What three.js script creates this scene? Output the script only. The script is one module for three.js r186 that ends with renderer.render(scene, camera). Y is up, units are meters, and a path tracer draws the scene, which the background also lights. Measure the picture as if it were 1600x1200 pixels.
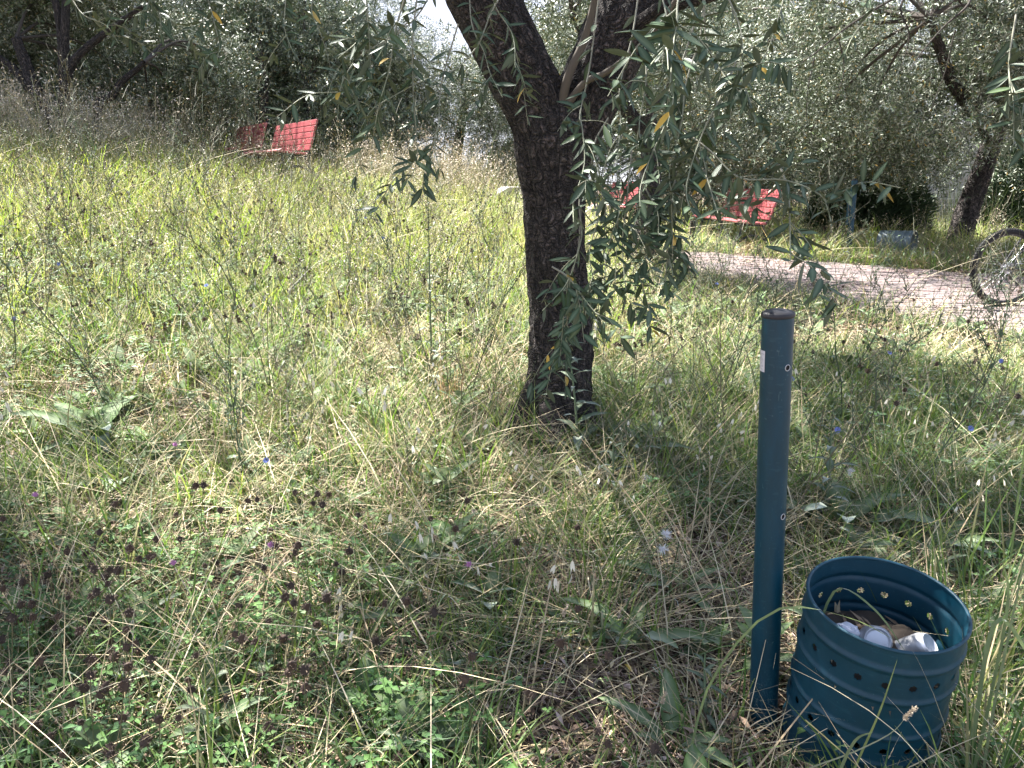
import * as THREE from 'three';
import { mergeGeometries } from 'three/addons/utils/BufferGeometryUtils.js';
import { RoundedBoxGeometry } from 'three/addons/geometries/RoundedBoxGeometry.js';

// ---------------------------------------------------------------- camera, sky, sun, exposure
const scene = new THREE.Scene();
const camera = new THREE.PerspectiveCamera(53.13, 4 / 3, 0.05, 400);
camera.position.set(0, 1.4, 0);
camera.rotation.set(THREE.MathUtils.degToRad(-15), 0, 0);

const SUN = new THREE.Vector3(-0.42, 0.9, -0.46).normalize();
{
  const W = 512, H = 256, data = new Float32Array(W * H * 4);
  for (let j = 0; j < H; j++) for (let i = 0; i < W; i++) {
    const el = ((j + 0.5) / H - 0.5) * Math.PI, az = ((i + 0.5) / W - 0.5) * 2 * Math.PI;
    const d = new THREE.Vector3(Math.cos(el) * Math.cos(az), Math.sin(el), Math.cos(el) * Math.sin(az));
    const up = Math.max(0, d.y), h = Math.pow(1 - up, 2.6);
    const glow = Math.pow(Math.max(0, d.dot(SUN)), 10);
    const c = [0.09 + 0.2 * h + 0.26 * glow, 0.12 + 0.175 * h + 0.245 * glow, 0.19 + 0.13 * h + 0.21 * glow];
    data.set([c[0], c[1], c[2], 1], (j * W + i) * 4);
  }
  const sky = new THREE.DataTexture(data, W, H, THREE.RGBAFormat, THREE.FloatType);
  sky.mapping = THREE.EquirectangularReflectionMapping; sky.magFilter = sky.minFilter = THREE.LinearFilter; sky.needsUpdate = true;
  scene.background = sky; scene.environment = sky;
  scene.backgroundIntensity = 1.0; scene.environmentIntensity = 1.0;
}
const sun = new THREE.DirectionalLight(new THREE.Color(1.0, 0.96, 0.9), 5);
sun.position.copy(SUN).multiplyScalar(40).add(new THREE.Vector3(0, 0, -8)); sun.target.position.set(0, 0, -8);
sun.castShadow = true; sun.shadow.mapSize.set(4096, 4096);
Object.assign(sun.shadow.camera, { left: -22, right: 22, top: 22, bottom: -22, near: 1, far: 100 });
scene.add(sun, sun.target);
const renderer = new THREE.WebGLRenderer({ antialias: true });
renderer.toneMapping = THREE.LinearToneMapping; renderer.toneMappingExposure = 6.2; renderer.shadowMap.enabled = true;

// ---------------------------------------------------------------- helpers
function rngOf(seed) { let a = seed >>> 0; return () => { a = (a + 0x6d2b79f5) | 0; let t = Math.imul(a ^ (a >>> 15), 1 | a); t = (t + Math.imul(t ^ (t >>> 7), 61 | t)) ^ t; return ((t ^ (t >>> 14)) >>> 0) / 4294967296; }; }
const V = (x, y, z) => new THREE.Vector3(x, y, z);
const lerp = (a, b, t) => a + (b - a) * t;
const clamp01 = (v) => Math.max(0, Math.min(1, v));
const smooth = (a, b, v) => { const t = clamp01((v - a) / (b - a)); return t * t * (3 - 2 * t); };
const softplus = (v, k) => (v / k > 30 ? v : Math.log1p(Math.exp(v / k)) * k);
function hash3(x, y, z) { let h = Math.imul(x, 374761393) + Math.imul(y, 668265263) + Math.imul(z, 1274126177); h = Math.imul(h ^ (h >>> 13), 1274126177); return ((h ^ (h >>> 16)) >>> 0) / 4294967296; }
function noise3(x, y, z, px = 0, py = 0) {   // value noise, tiling where a period is given
  const xi = Math.floor(x), yi = Math.floor(y), zi = Math.floor(z), f = (t) => t * t * (3 - 2 * t), m = (v, p) => (p ? ((v % p) + p) % p : v);
  const u = f(x - xi), v = f(y - yi), w = f(z - zi);
  const g = (a, b, c) => hash3(m(xi + a, px), m(yi + b, py), zi + c);
  return lerp(lerp(lerp(g(0, 0, 0), g(1, 0, 0), u), lerp(g(0, 1, 0), g(1, 1, 0), u), v), lerp(lerp(g(0, 0, 1), g(1, 0, 1), u), lerp(g(0, 1, 1), g(1, 1, 1), u), v), w);
}
const noise2 = (x, y) => noise3(x, y, 0.5);
const fbm2 = (x, y) => 0.55 * noise2(x, y) + 0.3 * noise2(x * 2.1 + 7, y * 2.1 + 3) + 0.15 * noise2(x * 4.3 + 1, y * 4.3 + 9);

const taken = {};
function numbered(name) { const n = taken[name] = (taken[name] ?? -1) + 1; return n ? `${name}_${String(n).padStart(3, '0')}` : name; }
function shadows(o) { o.traverse((c) => { if (c.isMesh) { c.castShadow = true; c.receiveShadow = true; } }); return o; }
function tag(o, label, category, group, kind) {
  o.userData.label = label; if (category) o.userData.category = category;
  if (group) o.userData.group = group; if (kind) o.userData.kind = kind;
  return o;
}
function thing(name, label, category, pos = [0, 0, 0], turn = 0, group) {
  const o = new THREE.Group(); o.name = numbered(name); o.position.set(...pos); o.rotation.y = turn; scene.add(o);
  return tag(o, label, category, group);
}
function part(name, geo, mat, parent) { const m = new THREE.Mesh(geo, mat); m.name = name; m.castShadow = m.receiveShadow = true; parent.add(m); return m; }
function copyOf(o, pos, turn, label) { const c = o.clone(); c.name = numbered(o.name.replace(/_\d{3}$/, '')); c.position.set(...pos); c.rotation.y = turn; if (label) c.userData = { ...o.userData, label }; else c.userData = { ...o.userData }; scene.add(c); return c; }

class Geo {   // collects ribbons, tubes and leaves with vertex colours
  constructor() { this.p = []; this.n = []; this.c = []; this.u = []; this.i = []; }
  v(p, n, c, u = 0, w = 0) { this.p.push(p.x, p.y, p.z); this.n.push(n.x, n.y, n.z); this.c.push(c[0], c[1], c[2]); this.u.push(u, w); return this.p.length / 3 - 1; }
  ribbon(pts, width, side, c0, c1, profile = (t) => 1 - t * t * 0.96) {
    let a, b; const k = pts.length - 1;
    for (let j = 0; j <= k; j++) {
      const t = j / k, w = 0.5 * width * profile(t), tan = pts[Math.min(k, j + 1)].clone().sub(pts[Math.max(0, j - 1)]).normalize();
      const s = side.clone().addScaledVector(tan, -side.dot(tan)).normalize(), n = tan.clone().cross(s).normalize();
      const c = [lerp(c0[0], c1[0], t), lerp(c0[1], c1[1], t), lerp(c0[2], c1[2], t)];
      const a2 = this.v(pts[j].clone().addScaledVector(s, -w), n, c, 0, t), b2 = this.v(pts[j].clone().addScaledVector(s, w), n, c, 1, t);
      if (j) this.i.push(a, b, b2, a, b2, a2);
      a = a2; b = b2;
    }
  }
  tube(pts, radius, seg, c0, c1 = c0, cap = true) {
    const k = pts.length - 1; let x = Math.abs(pts[1].y - pts[0].y) > 0.8 * pts[1].distanceTo(pts[0]) ? V(1, 0, 0) : V(0, 1, 0), prev;
    for (let j = 0; j <= k; j++) {
      const t = j / k, tan = pts[Math.min(k, j + 1)].clone().sub(pts[Math.max(0, j - 1)]).normalize();
      x = x.clone().addScaledVector(tan, -x.dot(tan)).normalize(); const y = tan.clone().cross(x), r = typeof radius === 'function' ? radius(t) : radius;
      const c = [lerp(c0[0], c1[0], t), lerp(c0[1], c1[1], t), lerp(c0[2], c1[2], t)], row = [];
      for (let s = 0; s < seg; s++) { const a = (s / seg) * 2 * Math.PI, n = x.clone().multiplyScalar(Math.cos(a)).addScaledVector(y, Math.sin(a)); row.push(this.v(pts[j].clone().addScaledVector(n, r), n, c, s / seg, t)); }
      if (prev) for (let s = 0; s < seg; s++) { const q = (s + 1) % seg; this.i.push(prev[s], prev[q], row[q], prev[s], row[q], row[s]); }
      if (cap && j === k && seg > 2) { const e = this.v(pts[j].clone().addScaledVector(tan, r * 0.3), tan, c); for (let s = 0; s < seg; s++) this.i.push(row[s], row[(s + 1) % seg], e); }
      prev = row;
    }
  }
  // a leaf from base along dir, its upper face towards up; folded along the rib, curling down
  leaf(base, dir, up, len, width, top, under, o = {}) {
    const { seg = 4, fold = 0.25, curl = 0.25, shape = (t) => Math.pow(Math.sin(Math.PI * Math.pow(t, 0.8)), 0.8), gap = 0.0003, wave = 0, rib = null } = o;
    const d = dir.clone().normalize(), n = up.clone().addScaledVector(d, -up.dot(d)).normalize(), s = d.clone().cross(n);
    for (const face of under ? [1, -1] : [1]) {
      let last; const col = face > 0 ? top : under;
      for (let j = 0; j <= seg; j++) {
        const t = j / seg, w = 0.5 * width * (j === 0 || j === seg ? 0.02 : shape(t)), mid = base.clone().addScaledVector(d, len * t * (1 - 0.15 * curl * t)).addScaledVector(n, -curl * len * t * t * 0.6 + face * gap);
        const wv = wave * Math.sin(t * 17), row = [];
        for (const e of [-1, 0, 1]) {
          const p = mid.clone().addScaledVector(s, e * w).addScaledVector(n, e ? fold * w + wv * w * e : 0);
          const nn = n.clone().addScaledVector(s, -e * fold * 1.2).addScaledVector(d, curl * t).normalize().multiplyScalar(face);
          row.push(this.v(p, nn, e === 0 && rib && face > 0 ? rib : col, (e + 1) / 2, t));
        }
        if (last) for (const e of [0, 1]) { const q = [last[e], last[e + 1], row[e + 1], row[e]]; if (face > 0) this.i.push(q[0], q[2], q[1], q[0], q[3], q[2]); else this.i.push(q[0], q[1], q[2], q[0], q[2], q[3]); }
        last = row;
      }
    }
  }
  chip(base, dir, up, len, w, c) { const d = dir.clone().normalize(), n = up.clone().addScaledVector(d, -up.dot(d)).normalize(), s = d.clone().cross(n), q = [base, base.clone().addScaledVector(d, len * 0.45).addScaledVector(s, w / 2), base.clone().addScaledVector(d, len).addScaledVector(n, -len * 0.12), base.clone().addScaledVector(d, len * 0.45).addScaledVector(s, -w / 2)].map((p) => this.v(p, n, c)); this.i.push(q[0], q[1], q[2], q[0], q[2], q[3]); }
  add(g, m) { const base = this.p.length / 3, q = V(), nm = new THREE.Matrix3().getNormalMatrix(m); for (let k = 0; k < g.p.length; k += 3) { q.set(g.p[k], g.p[k + 1], g.p[k + 2]).applyMatrix4(m); this.p.push(q.x, q.y, q.z); q.set(g.n[k], g.n[k + 1], g.n[k + 2]).applyMatrix3(nm).normalize(); this.n.push(q.x, q.y, q.z); } this.c.push(...g.c); this.u.push(...g.u); for (const k of g.i) this.i.push(k + base); }
  get empty() { return !this.i.length; }
  build() {
    const g = new THREE.BufferGeometry(), P = this.p, Q = this.n, I = this.i;
    for (let k = 0; k < I.length; k += 3) {   // wind every face the way its normals point
      const a = I[k] * 3, b = I[k + 1] * 3, c = I[k + 2] * 3, ux = P[b] - P[a], uy = P[b + 1] - P[a + 1], uz = P[b + 2] - P[a + 2], vx = P[c] - P[a], vy = P[c + 1] - P[a + 1], vz = P[c + 2] - P[a + 2];
      const d = (uy * vz - uz * vy) * (Q[a] + Q[b] + Q[c]) + (uz * vx - ux * vz) * (Q[a + 1] + Q[b + 1] + Q[c + 1]) + (ux * vy - uy * vx) * (Q[a + 2] + Q[b + 2] + Q[c + 2]);
      if (d < 0) { const t = I[k + 1]; I[k + 1] = I[k + 2]; I[k + 2] = t; }
    }
    g.setAttribute('position', new THREE.Float32BufferAttribute(this.p, 3)); g.setAttribute('normal', new THREE.Float32BufferAttribute(this.n, 3));
    g.setAttribute('color', new THREE.Float32BufferAttribute(this.c, 3)); g.setAttribute('uv', new THREE.Float32BufferAttribute(this.u, 2)); g.setIndex(this.i);
    return g;
  }
}
function mergePlaced(items) {   // items: [geometry, matrix, colour] -> one geometry, by typed arrays
  let nv = 0, ni = 0; for (const [g] of items) { nv += g.attributes.position.count; ni += g.index.count; }
  const P = new Float32Array(nv * 3), N = new Float32Array(nv * 3), C = new Float32Array(nv * 3), I = new Uint32Array(ni); let v = 0, i = 0;
  for (const [g, m, c] of items) {
    const e = m.elements, p = g.attributes.position.array, n = g.attributes.normal.array, k = g.attributes.color.array, x = g.index.array, base = v / 3;
    for (let q = 0; q < p.length; q += 3, v += 3) {
      const a = p[q], b = p[q + 1], d = p[q + 2]; P[v] = e[0] * a + e[4] * b + e[8] * d + e[12]; P[v + 1] = e[1] * a + e[5] * b + e[9] * d + e[13]; P[v + 2] = e[2] * a + e[6] * b + e[10] * d + e[14];
      const f = n[q], h = n[q + 1], j = n[q + 2], nx = e[0] * f + e[4] * h + e[8] * j, ny = e[1] * f + e[5] * h + e[9] * j, nz = e[2] * f + e[6] * h + e[10] * j, l = 1 / Math.hypot(nx, ny, nz); N[v] = nx * l; N[v + 1] = ny * l; N[v + 2] = nz * l;
      C[v] = k[q] * c[0]; C[v + 1] = k[q + 1] * c[1]; C[v + 2] = k[q + 2] * c[2];
    }
    for (let q = 0; q < x.length; q++) I[i++] = x[q] + base;
  }
  const g = new THREE.BufferGeometry(); g.setAttribute('position', new THREE.BufferAttribute(P, 3)); g.setAttribute('normal', new THREE.BufferAttribute(N, 3)); g.setAttribute('color', new THREE.BufferAttribute(C, 3)); g.setIndex(new THREE.BufferAttribute(I, 1)); return g;
}
function curve(pts, n) { const c = new THREE.CatmullRomCurve3(pts, false, 'centripetal'); return c.getPoints(n); }
function randDir(r) { const z = r() * 2 - 1, a = r() * 6.2832, s = Math.sqrt(1 - z * z); return V(s * Math.cos(a), z, s * Math.sin(a)); }
const vary = (c, r, k) => { const f = 1 + (r() - 0.5) * k; return c.map((x) => x * f); };
const pick = (a, r) => a[Math.floor(r() * a.length) % a.length];

function texture(w, h, fn, srgb = false) {   // fn(u, v) -> [r, g, b] in 0..1
  const d = new Uint8Array(w * h * 4);
  for (let j = 0; j < h; j++) for (let i = 0; i < w; i++) { const c = fn((i + 0.5) / w, (j + 0.5) / h, i, j); d.set([c[0] * 255, c[1] * 255, c[2] * 255, 255].map((x) => Math.max(0, Math.min(255, x))), (j * w + i) * 4); }
  const t = new THREE.DataTexture(d, w, h); t.wrapS = t.wrapT = THREE.RepeatWrapping; t.magFilter = THREE.LinearFilter; t.minFilter = THREE.LinearMipmapLinearFilter; t.generateMipmaps = true;
  if (srgb) t.colorSpace = THREE.SRGBColorSpace; t.needsUpdate = true; return t;
}

// ---------------------------------------------------------------- lie of the land
function gh(x, z) {
  const d = -z, base = Math.min(0.05 * softplus(d - 1.6, 0.4), 0.42);
  const ramp = Math.min(lerp(lerp(1.03, 1.5, smooth(-2.5, -0.3, x)), 0.75, smooth(0.6, 1.7, x)), Math.max(0, (d - 2.2) / 8)), side = 0.148 * softplus(2.8 - Math.max(x, -22), 0.6);
  return base + side * ramp;
}
function bumps(x, z) { return (fbm2(x * 1.7 + 40, z * 1.7 + 40) - 0.5) * 0.05; }
const PATH_NEAR = [[9.5, -1.4], [6.2, -3.2], [3.75, -5.5], [2.85, -6.8], [2.2, -7.7], [1.55, -8.5]], PATH_FAR = [[11, -6.0], [8.4, -7.2], [5.7, -8.5], [3.95, -9.5], [2.5, -10.0], [1.5, -9.6]];
const pathPoly = [...PATH_NEAR, ...PATH_FAR.slice().reverse()];
function inPath(x, z, grow = 0) {
  let inside = false, near = 1e9;
  for (let i = 0, j = pathPoly.length - 1; i < pathPoly.length; j = i++) {
    const [ax, az] = pathPoly[i], [bx, bz] = pathPoly[j];
    if ((az > z) !== (bz > z) && x < ((bx - ax) * (z - az)) / (bz - az) + ax) inside = !inside;
    const t = clamp01(((x - ax) * (bx - ax) + (z - az) * (bz - az)) / ((bx - ax) ** 2 + (bz - az) ** 2)); near = Math.min(near, Math.hypot(x - ax - t * (bx - ax), z - az - t * (bz - az)));
  }
  return inside ? near > -grow : near < grow;
}
function pathInset(x, z) { return inPath(x, z) ? (inPath(x, z, -0.12) ? 1 : 0.5) : 0; }
const groundAt = (x, z) => (inPath(x, z) ? gh(x, z) - 0.06 : gh(x, z) + bumps(x, z));

// ---------------------------------------------------------------- materials
const std = (o) => new THREE.MeshStandardMaterial({ roughness: 0.8, ...o });
const phys = (o) => new THREE.MeshPhysicalMaterial({ roughness: 0.8, ...o });
const M = {};
M.grass = phys({ vertexColors: true, roughness: 1, transmission: 0.45, thickness: 0, side: THREE.DoubleSide, clearcoat: 0.25, clearcoatRoughness: 0.45 });
M.dry = std({ vertexColors: true, roughness: 0.75, side: THREE.DoubleSide });
M.herb = phys({ vertexColors: true, roughness: 1, transmission: 0.35, thickness: 0, side: THREE.DoubleSide });
M.stem = std({ vertexColors: true, roughness: 0.7, side: THREE.DoubleSide });
M.olive = phys({ vertexColors: true, roughness: 0.5, specularIntensity: 0.6, side: THREE.DoubleSide });
M.crown = std({ vertexColors: true, roughness: 0.48, side: THREE.DoubleSide });
M.litter = std({ vertexColors: true, roughness: 0.85, side: THREE.DoubleSide });
M.head = std({ vertexColors: true, roughness: 0.9, side: THREE.DoubleSide });
M.petal = phys({ vertexColors: true, roughness: 1, transmission: 0.3, thickness: 0, side: THREE.DoubleSide });

const barkMap = (() => {
  const W = 512, H = 1024, f = new Float32Array(W * H);
  for (let j = 0; j < H; j++) for (let i = 0; i < W; i++) {
    const u = i / W, v = j / H, wu = (noise3(u * 14, v * 20, 3, 14, 20) - 0.5) * 0.05, wv = (noise3(u * 16, v * 16, 9, 16, 16) - 0.5) * 0.03;
    const r = (a, b, s) => Math.pow(1 - Math.abs(2 * noise3((u + wu) * a, (v + wv) * b, s, a, b) - 1), 2);
    const crack = Math.max(r(34, 16, 1), 0.9 * r(22, 44, 6)) * 0.7 + 0.35 * r(60, 60, 2);
    f[j * W + i] = clamp01(1.15 - crack * 1.05 + (noise3(u * 150, v * 220, 5, 150, 220) - 0.5) * 0.45);
  }
  const at = (u, v) => f[Math.min(H - 1, Math.floor(v * H)) * W + Math.min(W - 1, Math.floor(u * W))];
  return { bump: texture(W, H, (u, v) => [at(u, v), at(u, v), at(u, v)]),
    color: texture(W, H, (u, v) => { const k = at(u, v), l = smooth(0.58, 0.72, fbm2(u * 9 + 3, v * 14)) * 0.3, g = [0.05 + 0.37 * k, 0.045 + 0.335 * k, 0.045 + 0.32 * k]; return [lerp(g[0], 0.5, l * k), lerp(g[1], 0.49, l * k), lerp(g[2], 0.46, l * k)]; }, true) };
})();
function bark(repeat) { const c = barkMap.color.clone(), b = barkMap.bump.clone(); c.repeat.set(...repeat); b.repeat.set(...repeat); c.needsUpdate = b.needsUpdate = true; return std({ map: c, bumpMap: b, bumpScale: 0.05, roughness: 0.95 }); }
M.barkBig = bark([2, 1.6]); M.bark = bark([1, 1.5]);
M.twig = std({ color: new THREE.Color().setRGB(0.1, 0.085, 0.068), roughness: 0.85 });
M.branch = std({ color: new THREE.Color().setRGB(0.075, 0.062, 0.052), roughness: 0.95, bumpMap: barkMap.bump, bumpScale: 0.006 });
const HANGING = [
  [-0.215, 2.039, -2.6, -0.287, 1.868, -2.52, -0.391, 1.789, -2.44, -0.474, 1.731, -2.36, -0.479, 1.659, -2.28, -0.483, 1.614, -2.2],
  [0.0, 2.004, -2.6, -0.056, 1.905, -2.536, -0.101, 1.775, -2.471, -0.159, 1.701, -2.407, -0.243, 1.661, -2.343, -0.343, 1.61, -2.279, -0.385, 1.578, -2.214, -0.395, 1.524, -2.15],
  [-0.156, 1.824, -2.4, -0.197, 1.681, -2.36, -0.199, 1.609, -2.32, -0.211, 1.551, -2.28, -0.208, 1.499, -2.24, -0.203, 1.42, -2.2],
  [-0.294, 1.832, -2.4, -0.344, 1.766, -2.325, -0.404, 1.716, -2.25, -0.44, 1.639, -2.175, -0.456, 1.556, -2.1],
  [-0.25, 1.957, -2.4, -0.28, 1.782, -2.35, -0.27, 1.624, -2.3, -0.261, 1.467, -2.25, -0.269, 1.406, -2.2],
  [-0.132, 2.064, -2.7, -0.134, 1.859, -2.6, -0.083, 1.779, -2.5, -0.065, 1.7, -2.4, -0.023, 1.625, -2.3],
  [-0.063, 2.088, -2.8, -0.056, 1.934, -2.7, -0.006, 1.835, -2.6, 0.0, 1.722, -2.5],
  [-0.415, 1.965, -2.3, -0.39, 1.832, -2.267, -0.413, 1.763, -2.233, -0.461, 1.702, -2.2],
  [-0.266, 1.911, -2.2, -0.291, 1.783, -2.167, -0.312, 1.67, -2.133, -0.329, 1.604, -2.1],
  [0.38, 1.941, -2.2, 0.368, 1.825, -2.075, 0.359, 1.739, -1.95, 0.349, 1.578, -1.825, 0.323, 1.502, -1.7],
  [0.497, 1.926, -2.2, 0.499, 1.749, -2.12, 0.533, 1.652, -2.04, 0.529, 1.599, -1.96, 0.563, 1.548, -1.88, 0.547, 1.519, -1.8],
  [0.428, 1.52, -2.0, 0.479, 1.45, -1.933, 0.544, 1.404, -1.867, 0.626, 1.403, -1.8, 0.668, 1.363, -1.733, 0.67, 1.33, -1.667, 0.664, 1.298, -1.6],
  [0.631, 1.442, -1.9, 0.639, 1.369, -1.837, 0.622, 1.307, -1.775, 0.603, 1.255, -1.712, 0.605, 1.224, -1.65],
  [0.246, 1.924, -2.4, 0.224, 1.676, -2.317, 0.197, 1.566, -2.233, 0.177, 1.529, -2.15, 0.177, 1.441, -2.067, 0.162, 1.356, -1.983, 0.144, 1.29, -1.9],
  [0.19, 1.381, -2.1, 0.173, 1.317, -2.06, 0.172, 1.257, -2.02, 0.172, 1.208, -1.98, 0.138, 1.132, -1.94, 0.08, 1.073, -1.9],
  [0.472, 1.789, -2.2, 0.43, 1.637, -2.12, 0.386, 1.553, -2.04, 0.344, 1.458, -1.96, 0.312, 1.368, -1.88, 0.293, 1.327, -1.8],
  [0.502, 1.85, -2.2, 0.478, 1.748, -2.14, 0.447, 1.633, -2.08, 0.416, 1.521, -2.02, 0.385, 1.428, -1.96, 0.386, 1.338, -1.9],
  [0.363, 1.941, -2.4, 0.33, 1.776, -2.317, 0.305, 1.65, -2.233, 0.281, 1.529, -2.15, 0.265, 1.43, -2.067, 0.266, 1.32, -1.983, 0.235, 1.216, -1.9],
  [0.313, 1.793, -1.6, 0.291, 1.707, -1.5, 0.264, 1.637, -1.4, 0.224, 1.569, -1.3],
  [1.207, 1.781, -2.0, 1.168, 1.673, -1.933, 1.132, 1.595, -1.867, 1.113, 1.522, -1.8],
  [0.569, 1.696, -2.1, 0.524, 1.597, -2.025, 0.465, 1.488, -1.95, 0.424, 1.368, -1.875, 0.419, 1.306, -1.8],
  [0.154, 1.366, -2.0, 0.179, 1.402, -1.967, 0.225, 1.416, -1.933, 0.263, 1.43, -1.9],
  [0.456, 1.444, -2.0, 0.478, 1.405, -1.917, 0.475, 1.355, -1.833, 0.47, 1.322, -1.75],
  [0.252, 1.565, -2.2, 0.224, 1.481, -2.16, 0.214, 1.381, -2.12, 0.22, 1.299, -2.08, 0.211, 1.202, -2.04, 0.22, 1.123, -2.0],
  [0.305, 1.532, -2.2, 0.275, 1.447, -2.15, 0.256, 1.315, -2.1, 0.238, 1.168, -2.05, 0.22, 1.004, -2.0],
  [0.319, 1.462, -2.1, 0.296, 1.366, -2.033, 0.283, 1.241, -1.967, 0.293, 1.137, -1.9],
  [0.188, 1.311, -2.2, 0.175, 1.208, -2.167, 0.169, 1.105, -2.133, 0.143, 0.948, -2.1],
  [0.437, 1.446, -2.1, 0.415, 1.35, -2.033, 0.388, 1.241, -1.967, 0.392, 1.169, -1.9],
  [0.336, 1.446, -2.1, 0.345, 1.366, -2.033, 0.369, 1.305, -1.967, 0.359, 1.262, -1.9],
  [0.532, 1.896, -2.2, 0.564, 1.771, -2.1, 0.55, 1.682, -2.0, 0.541, 1.613, -1.9],
  [0.388, 1.79, -2.4, 0.368, 1.658, -2.3, 0.348, 1.549, -2.2, 0.352, 1.47, -2.1],
  [0.11, 1.185, -1.9, 0.132, 1.157, -1.867, 0.177, 1.116, -1.833, 0.213, 1.067, -1.8],
  [-1.756, 2.166, -3.3, -1.693, 2.06, -3.225, -1.601, 1.996, -3.15, -1.499, 1.932, -3.075, -1.423, 1.866, -3.0],
  [-1.241, 2.211, -3.3, -1.177, 2.071, -3.225, -1.123, 1.956, -3.15, -1.081, 1.856, -3.075, -1.109, 1.769, -3.0],
  [-1.398, 2.165, -3.2, -1.335, 2.041, -3.133, -1.279, 1.963, -3.067, -1.27, 1.887, -3.0],
  [-0.839, 2.162, -3.1, -0.808, 2.021, -3.033, -0.819, 1.924, -2.967, -0.773, 1.83, -2.9],
  [-0.678, 2.117, -3.0, -0.685, 1.973, -2.9, -0.635, 1.875, -2.8],
  [0.864, 2.004, -2.6, 0.811, 1.901, -2.533, 0.769, 1.801, -2.467, 0.728, 1.704, -2.4],
  [1.444, 2.187, -3.2, 1.359, 2.041, -3.133, 1.272, 1.92, -3.067, 1.208, 1.823, -3.0],
];

// ---------------------------------------------------------------- ground and path
{
  const NX = 200, NZ = 200, p = [], c = [], uv = [], idx = [];
  for (let j = 0; j <= NZ; j++) for (let i = 0; i <= NX; i++) {
    const a = (i / NX) * 2 - 1, b = (j / NZ) * 2 - 1, x = 110 * Math.sign(a) * Math.pow(Math.abs(a), 1.9), z = -5 + 130 * Math.sign(b) * Math.pow(Math.abs(b), 1.9);
    const onPath = inPath(x, z, 0.12);
    p.push(x, gh(x, z) + (onPath ? -0.05 : bumps(x, z)), z); uv.push(x / 1.3, z / 1.3);
    const k = fbm2(x * 0.9, z * 0.9), g = smooth(0.35, 0.7, fbm2(x * 0.5 + 11, z * 0.5));
    c.push(lerp(0.75, 1.15, k) * lerp(1, 0.75, g), lerp(0.72, 1.1, k), lerp(0.7, 1.05, k) * lerp(1, 0.8, g));
  }
  for (let j = 0; j < NZ; j++) for (let i = 0; i < NX; i++) { const a = j * (NX + 1) + i, b = a + 1, d = a + NX + 1, e = d + 1; idx.push(a, d, b, b, d, e); }
  const g = new THREE.BufferGeometry(); g.setAttribute('position', new THREE.Float32BufferAttribute(p, 3)); g.setAttribute('uv', new THREE.Float32BufferAttribute(uv, 2)); g.setAttribute('color', new THREE.Float32BufferAttribute(c, 3)); g.setIndex(idx); g.computeVertexNormals();
  const soil = texture(1024, 1024, (u, v) => {
    const n = noise3(u * 16, v * 16, 1, 16, 16) * 0.4 + noise3(u * 64, v * 64, 2, 64, 64) * 0.35 + noise3(u * 256, v * 256, 3, 256, 256) * 0.25, s = smooth(0.62, 0.75, noise3(u * 200, v * 90, 5, 200, 90)), s2 = smooth(0.62, 0.75, noise3(u * 80, v * 220, 7, 80, 220));
    return [0.15 + 0.18 * n + 0.22 * (s + s2), 0.12 + 0.15 * n + 0.18 * (s + s2), 0.1 + 0.13 * n + 0.15 * (s + s2)];
  }, true);
  const m = new THREE.Mesh(g, std({ map: soil, vertexColors: true, roughness: 0.97, bumpMap: soil, bumpScale: 0.015 })); m.name = 'ground'; m.receiveShadow = true; m.userData = { kind: 'structure', label: 'thatchy brown soil of the sloping meadow', category: 'ground' }; scene.add(m);
}
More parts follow.
